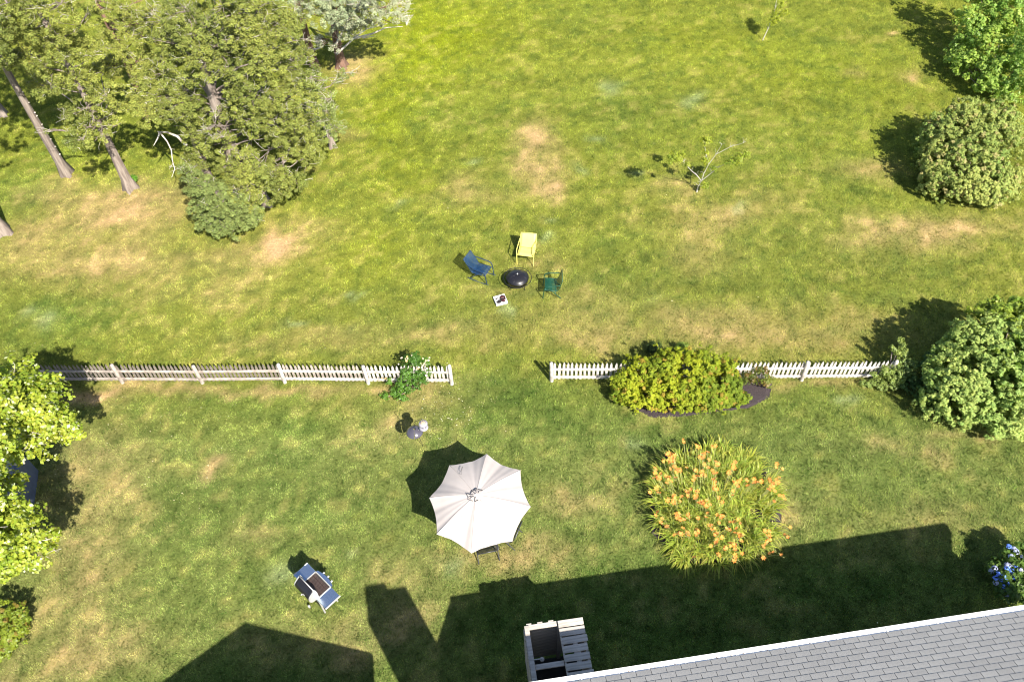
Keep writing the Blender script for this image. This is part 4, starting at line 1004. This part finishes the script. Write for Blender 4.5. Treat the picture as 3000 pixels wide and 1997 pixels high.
sapling((2234, 119), 'short leafy sapling near the top edge', [([(2234, 119, 0), (2250, 85, .5), (2262, 55, .9), (2272, 20, 1.4), (2275, 0, 1.7)], .02), ([(2262, 55, .9), (2285, 40, 1.2)], .012)],
        [(2270, 52, 1.0, .17), (2278, 35, 1.2, .15), (2262, 68, .8, .10), (2285, 15, 1.4, .14), (2300, 35, 1.3, .10)], 'fruit saplings on the upper lawn')

def bush(cx, cy, name, label, cat, lobes_px, col, alt, base=None, **k):
    B = at(cx, cy); r = empty(name, B, 0, label=label, cat=cat)
    st = sm(MB()); lw = []
    for lb in lobes_px:
        px, py, z, rx = lb[:4]; ry = lb[4] if len(lb) > 4 else rx; rz_ = lb[5] if len(lb) > 5 else rx * .8
        c = at(px, py, z) - B; lw.append((c, rx, ry, rz_))
        limb(st, Vector((c.x * .3, c.y * .3, 0)), c, .02, .008, .1, 4, 5)
    st.build('stems', MAT['bark'], r)
    kk = dict(lsize=.075, per=26, var=.2, area_per=.035, rad=(.05, .10), inner=.35, rough=.10, lower=-.55, asp=.6, up=.45, flat=.85); kk.update(k)
    leafy(r, lw, kk.pop('lsize'), kk.pop('per'), col, alt, **kk)
    return r
# round ball shrub
bush(2845, 545, 'round_shrub', 'round ball-shaped shrub on the right with pale yellow-green leaves', 'shrub',
     [(2840, 470, .95, 1.62, 1.62, 1.25), (2760, 520, .6, .75, .75, .6), (2900, 540, .6, .9, .8, .6), (2900, 380, 1.2, .9, .9, .9), (2760, 400, 1.2, .7, .7, .7), (2830, 340, 1.5, .6, .6, .6)],
     (.34, .38, .105), (.18, .27, .06), area_per=.022, lsize=.075, per=20, rough=.13, inner=.9, tip=((.44, .36, .17), .10), up=.6, mat='matte_leaf', rad=(.035, .09), gap=.37, shoots=.22)
# big shrub mass lower right
bush(2930, 1200, 'round_shrub', 'large rounded light green shrub filling the right edge beside the fence end', 'shrub',
     [(2895, 1120, 1.0, 1.45, 1.4, 1.35), (2800, 1150, .8, .85, .9, .9), (2960, 1180, .7, 1.0, 1.0, .8), (3030, 1080, 1.3, 1.2, 1.3, 1.3), (2880, 1010, 1.7, .8, .8, .7), (2790, 1050, 1.2, .5, .6, .6)],
     (.38, .46, .13), (.22, .33, .08), area_per=.021, lsize=.068, per=20, rad=(.035, .085), rough=.12, inner=.7, up=.55, mat='matte_leaf', gap=.34, shoots=.12)
bush(2960, 1010, 'vine_shrub', 'bright lime tangle of shoots above the large right shrub', 'shrub',
     [(2900, 950, 1.6, .5), (2950, 930, 1.7, .45), (2985, 960, 1.8, .55), (2890, 895, 1.6, .16), (2945, 970, 1.9, .45), (2985, 900, 1.7, .3), (2850, 925, 1.5, .2), (2965, 1040, 2.0, .5), (2990, 1110, 1.9, .45), (3040, 950, 1.8, .7), (3050, 1060, 2.0, .7), (2920, 880, 1.7, .14), (2975, 880, 1.8, .15)],
     (.30, .37, .05), (.16, .27, .04), area_per=.05, lsize=.09, per=18, rough=.3, inner=.4, gap=.38)
bush(2700, 1140, 'vine_mound', 'low dark vine mound between the fence end and the large right shrub', 'vine',
     [(2690, 1110, .3, .55, .5, .3), (2730, 1150, .3, .5, .5, .3), (2655, 1110, .25, .3, .35, .25), (2740, 1080, .4, .5, .5, .4), (2770, 1190, .3, .4, .4, .3)],
     (.14, .22, .08), (.08, .15, .04), area_per=.035, lsize=.06, per=20, gap=.36, mat='matte_leaf')
bush(2620, 1112, 'honeysuckle', 'straggly honeysuckle with long shoots climbing over the right fence end', 'vine',
     [(2620, 1095, .5, .26), (2650, 1080, .6, .24), (2610, 1115, .25, .26), (2580, 1120, .15, .2), (2545, 1122, .12, .2, .1, .1), (2645, 1050, .75, .14), (2652, 1036, .80, .09), (2648, 1024, .84, .08), (2645, 1013, .88, .08), (2641, 1003, .9, .07), (2637, 993, .94, .06), (2630, 1032, .86, .08), (2621, 1024, .9, .07), (2614, 1018, .92, .06), (2670, 1060, .7, .12), (2595, 1085, .6, .14), (2560, 1095, .5, .08)],
     (.28, .35, .09), (.15, .22, .08), area_per=.018, lsize=.05, per=14, rough=.35, rad=(.03, .07))
# thicket in the top right corner
bush(2900, 260, 'thicket', 'tangled mixed thicket of light green shrubs in the top right corner', 'shrub',
     [(2870, 60, 1.6, .8, .8, .6), (2930, 120, 1.5, .8, .8, .6), (2985, 60, 1.8, .9, .9, .8), (2960, 200, 1.1, .75, .7, .6), (2860, 190, .9, .65, .6, .5), (2900, 250, .6, .5, .5, .4), (2970, 270, .6, .6, .4, .4), (2800, 160, .6, .40, .35, .3), (2810, 200, .5, .30, .3, .2), (2830, 120, 1.0, .45, .4, .35), (3060, 160, 1.8, 1.1, 1.1, 1.0), (2870, -10, 2.1, .7, .7, .6), (2960, -40, 2.6, 1.0, 1.0, 1.0)],
     (.33, .44, .08), (.18, .31, .06), area_per=.060, lsize=.105, per=20, rough=.3, inner=.5, gap=.42, rad=(.06, .16), up=.55, shoots=.25)
# tree just outside the frame, upper right, whose shade lies over the lawn
B = at(3100, 40); tr_ = empty('broadleaf_tree', B, 0, label='tree beyond the top right corner, behind the thicket, shading the lawn', cat='tree')
tk = sm(MB()); tk.tube([(0, 0, -.03), (0, 0, 2), (.1, 0, 4)], [.2, .15, .08], 10); tk.build('trunk', MAT['bark'], tr_)
leafy(tr_, [(Vector((-.2, 0, 4.2)), 1.9, 1.9, 1.3), (Vector((1.5, .6, 4.4)), 1.8, 1.8, 1.3), (Vector((-.9, 1.8, 3.9)), 1.8, 1.8, 1.2), (Vector((-.5, -1.0, 3.4)), 1.2, 1.2, 1.0), (Vector((.8, 2.6, 4.4)), 1.8, 1.8, 1.3), (Vector((-2.4, 1.4, 4.5)), 1.1, 1.1, .8), (Vector((-3.2, 1.0, 4.3)), .6, .5, .3), (Vector((-2.2, 3.0, 4.2)), 1.4, 1.4, 1.0)], .13, 12, (.16, .25, .05), (.09, .16, .03), .2, .07, 'leaf', (.1, .2), .5, .2)

# rhododendron hedge along the fence
bush(1990, 1165, 'rhododendron', 'long yellow-green rhododendron mound in front of the white fence', 'shrub',
     [(1835, 1130, .45, .42, .42, .42), (1880, 1095, .65, .45, .42, .42), (1885, 1155, .45, .45, .4, .35), (1950, 1075, .8, .48, .42, .42), (1950, 1140, .6, .52, .5, .45), (2020, 1100, .75, .5, .5, .45), (2010, 1165, .45, .45, .4, .35), (2085, 1100, .75, .5, .5, .45), (2080, 1155, .5, .48, .4, .36), (2135, 1130, .55, .35, .42, .36), (2060, 1065, .85, .4, .35, .35), (1990, 1060, .85, .3, .25, .3), (2150, 1165, .3, .27, .22, .25), (1850, 1165, .3, .3, .25, .25), (2130, 1085, .7, .3, .3, .3), (2180, 1160, .2, .17), (2110, 1165, .4, .42, .3, .3), (2050, 1165, .42, .42, .3, .32), (1960, 1175, .35, .45, .25, .28), (1900, 1175, .3, .35, .22, .25), (2100, 1130, .6, .5, .4, .4), (2020, 1140, .65, .5, .4, .4)],
     (.31, .35, .022), (.13, .19, .018), area_per=.020, lsize=.085, per=16, rad=(.04, .08), rough=.16, tip=((.38, .24, .05), .09), shoots=.15, gap=.31, asp=.45, up=.6, mat='matte_leaf')
bush(2228, 1128, 'small_shrub', 'small dark-centred shrub between the rhododendron and the open white pickets', 'shrub',
     [(2220, 1100, .45, .26), (2190, 1105, .35, .2), (2245, 1115, .3, .18), (2230, 1085, .55, .15)], (.17, .21, .03), (.08, .11, .025), area_per=.03, lsize=.06, per=14, tip=((.25, .14, .05), .2), gap=.38)
bush(1922, 1028, 'weed_clump', 'dark weed clump behind the fence at the left end of the rhododendron', 'plant', [(1920, 1016, .25, .18), (1905, 1022, .15, .12)], (.07, .11, .03), (.05, .08, .02), area_per=.02, lsize=.05, per=14)
bush(2003, 1030, 'weed_clump', 'light green weed clump behind the fence at the middle of the rhododendron', 'plant', [(2002, 1018, .2, .17)], (.22, .32, .05), (.15, .22, .04), area_per=.02, lsize=.05, per=14)
bush(392, 540, 'weed_clump', 'small bright green weed at the foot of the thick cedar trunk', 'plant', [(388, 528, .15, .12), (394, 520, .2, .08)], (.14, .30, .03), (.08, .2, .02), area_per=.02, lsize=.06, per=14)
bush(20, 1900, 'round_shrub', 'small yellow-green shrub at the lower left edge', 'shrub',
     [(20, 1840, .5, .36), (50, 1790, .7, .2), (-15, 1800, .7, .35), (40, 1860, .35, .28), (0, 1895, .3, .28), (-60, 1850, .5, .5), (60, 1820, .5, .18)], (.25, .30, .03), (.13, .19, .02), area_per=.022, lsize=.06, per=18, rad=(.04, .08), tip=((.25, .15, .04), .12), rough=.2, up=.6)

# rose bush through the left fence
rb_ = bush(1190, 1140, 'rose_bush', 'cream-flowered rose bush growing through the left fence', 'rose bush',
     [(1215, 1095, .55, .26), (1205, 1060, .8, .24), (1190, 1125, .35, .28), (1175, 1155, .15, .22), (1245, 1095, .5, .18), (1235, 1120, .3, .18), (1195, 1090, .6, .22), (1215, 1045, .9, .15), (1240, 1060, .8, .14), (1155, 1150, .15, .12), (1140, 1115, .4, .09), (1125, 1160, .1, .10)],
     (.13, .26, .035), (.07, .16, .025), area_per=.022, lsize=.05, per=16, rad=(.03, .07), rough=.3, gap=.37)
random.seed(11)
def star_flower(npet, r_, w, lift=.4, curl=.0):
    m = MB()
    for k in range(npet):
        a_ = 2 * math.pi * k / npet; ca, sa = math.cos(a_), math.sin(a_); pa, qa = -sa, ca
        pts = [(0, 0, 0), (ca * r_ * .55 + pa * w, sa * r_ * .55 + qa * w, r_ * lift), (ca * r_, sa * r_, r_ * lift * (1 - curl)), (ca * r_ * .55 - pa * w, sa * r_ * .55 - qa * w, r_ * lift)]
        m.add(pts, [(0, 1, 2, 3)])
    return m
MAT['rose'] = mat_std('cream_rose', (.80, .72, .52), .6, var=.12, bump=0)
MAT['apricot'] = mat_std('apricot_rose', (.75, .48, .22), .6, var=.15, bump=0)
rose_me = star_flower(7, .034, .016, .35, .2).mesh('bloom'); rose_me.materials.append(MAT['rose'])
rose_me2 = star_flower(7, .048, .022, .35, .2).mesh('bloom'); rose_me2.materials.append(MAT['apricot'])
RB = rb_.location
for k in range(34):
    c = random.choice([(1205, 1048, .95, .2), (1250, 1055, .9, .12), (1240, 1070, .8, .14), (1190, 1050, .9, .14), (1135, 1112, .42, .1), (1245, 1095, .6, .12), (1225, 1080, .8, .16), (1185, 1072, .8, .16)])
    p = at(c[0], c[1], c[2]) - RB + Vector((random.gauss(0, c[3] * .6), random.gauss(0, c[3] * .6), random.uniform(0, .08)))
    o = bpy.data.objects.new('bloom', rose_me2 if random.random() < .2 else rose_me); scene.collection.objects.link(o); o.parent = rb_; o.location = p; o.rotation_euler = (random.uniform(-.6, .6), random.uniform(-.6, .6), random.uniform(0, 6)); s = random.uniform(.6, 1.2); o.scale = (s, s, s)

# hydrangea in the lower right
hy = bush(2990, 1735, 'hydrangea', 'blue-flowered hydrangea between the grey roof and the right edge', 'hydrangea',
     [(2960, 1690, .5, .32), (2925, 1665, .45, .22), (2990, 1650, .7, .28), (2950, 1730, .35, .26), (2985, 1720, .5, .32), (3040, 1690, .6, .45), (2955, 1625, .65, .15), (2985, 1610, .75, .16), (3040, 1620, .8, .3)],
     (.12, .20, .035), (.06, .12, .02), area_per=.025, lsize=.085, per=14, rad=(.05, .09), gap=.33, asp=.75)
MAT['blue_petal'] = mat_std('blue_petals', (.20, .38, .95), .6, var=.25, scale=20, bump=0, col2=(.10, .20, .75))
MAT['pale_petal'] = mat_std('pale_lilac_petals', (.42, .46, .66), .6, var=.12, scale=20, bump=0)
def hyd_head(mat):
    m = MB()
    for k in range(26):
        d = rand_unit(1)[0]; d[2] = abs(d[2]); c = Vector(d) * .055; f_ = star_flower(4, .020, .011, .1)
        q = Vector(d).to_track_quat('Z', 'Y').to_matrix(); m.add([q @ Vector(v) + c for v in f_.v], f_.f)
    me_ = m.mesh('flower_head'); me_.materials.append(MAT[mat]); return me_
hme = [hyd_head('blue_petal'), hyd_head('pale_petal')]
for px, py, z, t_ in ((2916, 1693, .6, 0), (2940, 1687, .65, 0), (2962, 1672, .7, 0), (2914, 1664, .6, 1), (2933, 1676, .62, 1), (2945, 1694, .6, 0), (2955, 1706, .58, 0), (2930, 1712, .5, 1), (2938, 1728, .45, 1), (2946, 1738, .42, 1), (2978, 1742, .5, 0), (2960, 1715, .55, 0), (2965, 1652, .75, 1), (2952, 1654, .72, 1), (2970, 1607, .9, 1), (2976, 1615, .88, 1), (2990, 1668, .8, 1), (2985, 1712, .6, 1), (2952, 1745, .4, 1), (2935, 1697, .6, 0), (2922, 1680, .62, 0), (2950, 1664, .7, 0), (2972, 1690, .66, 0), (2940, 1716, .55, 0), (2968, 1722, .55, 0), (2985, 1728, .55, 0), (2905, 1672, .55, 1), (2918, 1706, .5, 1), (2962, 1630, .8, 1), (2955, 1600, .9, 0), (2995, 1630, .85, 1), (2978, 1660, .75, 0), (2950, 1727, .48, 0), (2995, 1740, .5, 1), (2962, 1740, .45, 1)):
    o = bpy.data.objects.new('flower_head', hme[t_]); scene.collection.objects.link(o); o.parent = hy; o.location = at(px, py, z) - hy.location; o.rotation_euler = (random.uniform(-.4, .4), random.uniform(-.4, .4), random.uniform(0, 6)); s = random.uniform(.9, 1.3); o.scale = (s, s, s)

# ------------------------------------------------------------------ mulch beds
def bed(name, pts_px, zt=.035):
    P = [at(*q) for q in pts_px]; c = sum(P, Vector()) / len(P); m = MB()
    ring = []
    for i in range(len(P)):
        a, b = P[i], P[(i + 1) % len(P)]
        for j in range(5):
            q = a.lerp(b, j / 5); ring.append(q + Vector((random.uniform(-.03, .03), random.uniform(-.03, .03), 0)))
    n = len(ring); vs = []
    for t, z in ((1, .004), (.93, zt * .8), (.6, zt), (.3, zt)): vs += [c.lerp(q, t) + Vector((0, 0, z - 0)) + Vector((0, 0, random.uniform(-.004, .004))) for q in ring]
    vs.append(c + Vector((0, 0, zt)))
    fs = [(i * n + k, i * n + (k + 1) % n, (i + 1) * n + (k + 1) % n, (i + 1) * n + k) for i in range(3) for k in range(n)] + [(3 * n + k, 3 * n + (k + 1) % n, 4 * n) for k in range(n)]
    m.add(vs, fs); tag(m.build(name, MAT['mulch']), kind='structure'); return [(q.x, q.y) for q in P]
BED1 = bed('mulch_bed', [(1800, 1120), (1840, 1192), (1910, 1222), (2000, 1220), (2120, 1205), (2205, 1192), (2256, 1160), (2262, 1124), (2160, 1115), (1950, 1112)])
BED2 = bed('flower_bed', [(1895, 1400), (1910, 1560), (1990, 1640), (2100, 1660), (2220, 1620), (2288, 1530), (2280, 1420), (2200, 1330), (2060, 1310), (1950, 1330)])

# ------------------------------------------------------------------ daylilies
DLc = at(2090, 1500); dl = empty('daylily_clump', DLc, 0, label='big round clump of orange daylilies in the middle of the lower lawn', cat='flowers')
def poly_in(x, y, poly):
    r = np.zeros(len(x), bool); n = len(poly)
    for i in range(n):
        x0, y0 = poly[i]; x1, y1 = poly[(i + 1) % n]
        c_ = ((y0 > y) != (y1 > y)) & (x < (x1 - x0) * (y - y0) / (y1 - y0 + 1e-12) + x0); r ^= c_
    return r
foot = [P2(*q) for q in [(1915, 1400), (1925, 1540), (1990, 1645), (2100, 1665), (2200, 1635), (2262, 1570), (2225, 1525), (2270, 1490), (2268, 1430), (2215, 1365), (2110, 1325), (1990, 1345)]]
xs = rng.uniform(-2.2, 2.2, 4000) + DLc.x; ys_ = rng.uniform(-2.2, 2.2, 4000) + DLc.y
k_ = poly_in(xs, ys_, foot); fx_, fy_ = xs[k_][:430] - DLc.x, ys_[k_][:430] - DLc.y
NB = 15; SEG = 5
n = len(fx_) * NB
bxp = np.repeat(fx_, NB) + rng.normal(0, .03, n); byp = np.repeat(fy_, NB) + rng.normal(0, .03, n)
azb = np.arctan2(np.repeat(fy_, NB), np.repeat(fx_, NB)); rr_ = np.hypot(np.repeat(fx_, NB), np.repeat(fy_, NB))
az = np.where(rng.random(n) < np.clip(rr_ / 1.3, 0, 1) * .6, azb + rng.normal(0, .6, n), rng.uniform(0, 6.283, n))
Lb = rng.uniform(.42, .78, n); arch = rng.uniform(.35, .95, n); wd = rng.uniform(.010, .017, n)
V = []; 
def bladept(t):
    hz = Lb * arch * t ** 1.3 * .85; zz = Lb * (1.25 * t - (.35 + .75 * arch) * t ** 2.2) + .02
    return np.stack([bxp + np.cos(az) * hz, byp + np.sin(az) * hz, np.maximum(zz, .02)], 1)
side = np.stack([-np.sin(az), np.cos(az), np.zeros(n)], 1)
quads_ = []
for s in range(SEG):
    t0, t1 = s / SEG, (s + 1) / SEG; w0 = (1 - t0 ** 2.5)[..., None] if False else (1 - t0 ** 2.5); w1 = (1 - t1 ** 2.5)
    a_, b_ = bladept(t0), bladept(t1)
    quads_.append(np.stack([a_ - side * (wd * w0)[:, None], a_ + side * (wd * w0)[:, None], b_ + side * (wd * max(w1, .05))[:, None], b_ - side * (wd * max(w1, .05))[:, None]], 1))
V = np.concatenate(quads_, 0).reshape(-1, 3)
cb = jitter_cols((.30, .37, .05), n, .32, (.46, .46, .11), rng.random(n) ** 2); cb = np.tile(cb, (SEG, 1))
tag(fast_mesh('strap_leaves', V, 4, cb, MAT['leaf'], dl), kind='stuff')
MAT['orange'] = mat_std('orange_petal', (.80, .27, .045), .6, var=.12, scale=30, bump=0, col2=(.80, .36, .09))
fl_me = []
for v_ in range(3):
    m = star_flower(6, .056 + .007 * v_, .016, .30, .35); c_ = star_flower(3, .022, .008, .5); me_ = m.mesh('bloom'); me_.materials.append(MAT['orange']); fl_me.append(me_)
stems = sm(MB()); buds = MB()
random.seed(21)
cl_px = [(1970, 1340, 16), (1985, 1375, 9), (2060, 1345, 8), (2095, 1365, 5), (2150, 1355, 5), (1925, 1395, 6), (2050, 1385, 6), (1965, 1405, 7), (2140, 1375, 3), (2085, 1395, 8), (2040, 1400, 4), (2210, 1410, 7), (2270, 1410, 8), (2275, 1365, 3), (2255, 1425, 6), (2160, 1405, 6), (2090, 1430, 5), (1920, 1430, 3), (1970, 1455, 8), (2010, 1445, 6), (2035, 1440, 5), (2055, 1470, 8), (1985, 1510, 7), (1930, 1500, 2), (1940, 1525, 2), (2012, 1510, 4), (2048, 1515, 4), (2078, 1495, 2), (2108, 1500, 2), (2105, 1525, 2), (2155, 1525, 4), (1960, 1552, 2), (2010, 1560, 7), (2045, 1563, 5), (2080, 1545, 5), (2095, 1590, 5), (2140, 1550, 3), (2165, 1560, 5), (2168, 1580, 2), (2148, 1600, 3), (2110, 1572, 2), (2125, 1610, 4), (2100, 1622, 2), (2030, 1618, 1), (2155, 1635, 2), (2175, 1625, 2), (2240, 1560, 4), (2250, 1575, 2), (2240, 1590, 3), (2272, 1618, 2), (2248, 1623, 2), (2322, 1543, 1), (2297, 1568, 2), (2275, 1453, 3), (2283, 1464, 2), (2000, 1295, 2), (2045, 1308, 2), (2095, 1297, 2), (2108, 1510, 1), (2150, 1440, 2), (2120, 1465, 2), (1915, 1380, 3)]
cnt = 0
for px, py, kk in cl_px:
    for _ in range(max(1, int(kk * 1.15))):
        z = random.uniform(.72, .92); p = at(px + random.gauss(0, 9), py + random.gauss(0, 8), z) - DLc
        o = bpy.data.objects.new('bloom', random.choice(fl_me)); scene.collection.objects.link(o); o.parent = dl; o.location = p; cnt += 1
        o.rotation_euler = (random.uniform(-.7, .7), random.uniform(-.7, .7), random.uniform(0, 6)); s = random.uniform(.75, 1.1); o.scale = (s, s, s)
        b_ = Vector((p.x * .8, p.y * .8, 0)); stems.tube([b_, b_.lerp(p, .5) + Vector((0, 0, .08)), p], .004, 4, cap=False)
        for _ in range(random.randint(0, 2)):
            e = p + Vector((random.uniform(-.08, .08), random.uniform(-.08, .08), random.uniform(-.03, .06))); stems.tube([p - Vector((0, 0, .05)), e], [.003, .007], 4)
stems.build('flower_stems', MAT['leaf_stem'] if 'leaf_stem' in MAT else mat_std('pale_stem', (.42, .42, .16), .6, var=.1, bump=0), dl)
print('lilies', cnt)

# ------------------------------------------------------------------ grass blades over the lawn
def grass():
    N = 1500000
    # more blades nearer the camera (they show larger)
    y = 3.5 + 36.5 * rng.random(N) ** 1.25; hw = 13.5 + (y - 5) * .50
    x = (rng.random(N) * 2 - 1) * hw - .5
    keep = (y < 39.5)
    # outside beds and house
    keep &= ~poly_in(x, y, BED1) & ~poly_in(x, y, BED2)
    hx = (x - E0.x) * hu.x + (y - E0.y) * hu.y; hyy = (x - E0.x) * hv.x + (y - E0.y) * hv.y
    keep &= ~((hx > .2) & (hyy < .0)) 
    keep &= ~((hx > 1.2) & (hyy < .38) & (rng.random(N) < .85))
    q = sA; ux = (x - q.x) * hu.x + (y - q.y) * hu.y; uy = (x - q.x) * hv.x + (y - q.y) * hv.y
    keep &= ~((ux > -.02) & (ux < SW + .02) & (uy < .02))
    keep &= rng.random(N) < np.clip(.35 + hw / 26, 0, 1)
    x, y = x[keep], y[keep]
    # clump the blades into tufts
    hsh = fbm(x, y, .16, 5, 2)
    x = x + .05 * (vnoise(x, y, .07, 1) - .5) + .04 * (vnoise(x, y, .17, 2) - .5); y = y + .05 * (vnoise(x, y, .07, 3) - .5) + .04 * (vnoise(x, y, .17, 4) - .5)
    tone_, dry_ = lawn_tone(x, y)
    thin = rng.random(len(x)) > np.clip(dry_ - .9, 0, .8)
    x, y, tone_, dry_, hsh = x[thin], y[thin], tone_[thin], dry_[thin], hsh[thin]
    n = len(x)
    L = (.040 + .035 * rng.random(n)) * (.75 + .6 * fbm(x, y, .5, 4, 2)) * (1 - .35 * np.clip(dry_, 0, 1))
    az_ = rng.uniform(0, 6.283, n) * .6 + fbm(x, y, .35, 1, 2) * 9; tilt = rng.uniform(.15, 1.15, n)
    w = .0055 + .006 * rng.random(n)
    dx, dy = np.cos(az_), np.sin(az_)
    base = np.stack([x, y, np.full(n, .0)], 1); tip = base + np.stack([dx * np.sin(tilt) * L, dy * np.sin(tilt) * L, np.cos(tilt) * L], 1)
    sd_ = np.stack([-dy, dx, np.zeros(n)], 1) * w[:, None]
    V = np.stack([base - sd_, base + sd_, tip], 1).reshape(-1, 3)
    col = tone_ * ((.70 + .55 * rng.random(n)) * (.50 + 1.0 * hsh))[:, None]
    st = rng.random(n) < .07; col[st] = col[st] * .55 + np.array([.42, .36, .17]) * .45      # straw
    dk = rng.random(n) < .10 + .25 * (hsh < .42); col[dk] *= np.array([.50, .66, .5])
    tag(fast_mesh('grass', V, 3, np.clip(col, 0, 1), MAT['grass']), kind='stuff', label='mown lawn grass with parched and yellow patches', cat='grass')
    print('blades', n)
grass()
# fallen petals and clover heads: tiny pale flecks
n = 420
px_ = np.concatenate([rng.uniform(0, 3000, 120), rng.normal(1290, 90, 200), rng.uniform(100, 800, 100)]); py_ = np.concatenate([rng.uniform(0, 1900, 120), rng.normal(1190, 60, 200), rng.uniform(1150, 1500, 100)])
P_ = np.array([tuple(at(a_, b_)) for a_, b_ in zip(px_, py_)]); P_[:, 2] = .05
u_ = rand_unit(n) * .4 + np.array([0, 0, 1]); u_ /= np.linalg.norm(u_, axis=1)[:, None]
tag(fast_mesh('fallen_petals', leaf_quads(P_, u_, .018 + .03 * rng.random(n) ** 3, .8), 4, jitter_cols((.65, .60, .42), n, .2), MAT['petal']), kind='stuff', label='scattered pale petals and clover heads on the lawn', cat='petals')
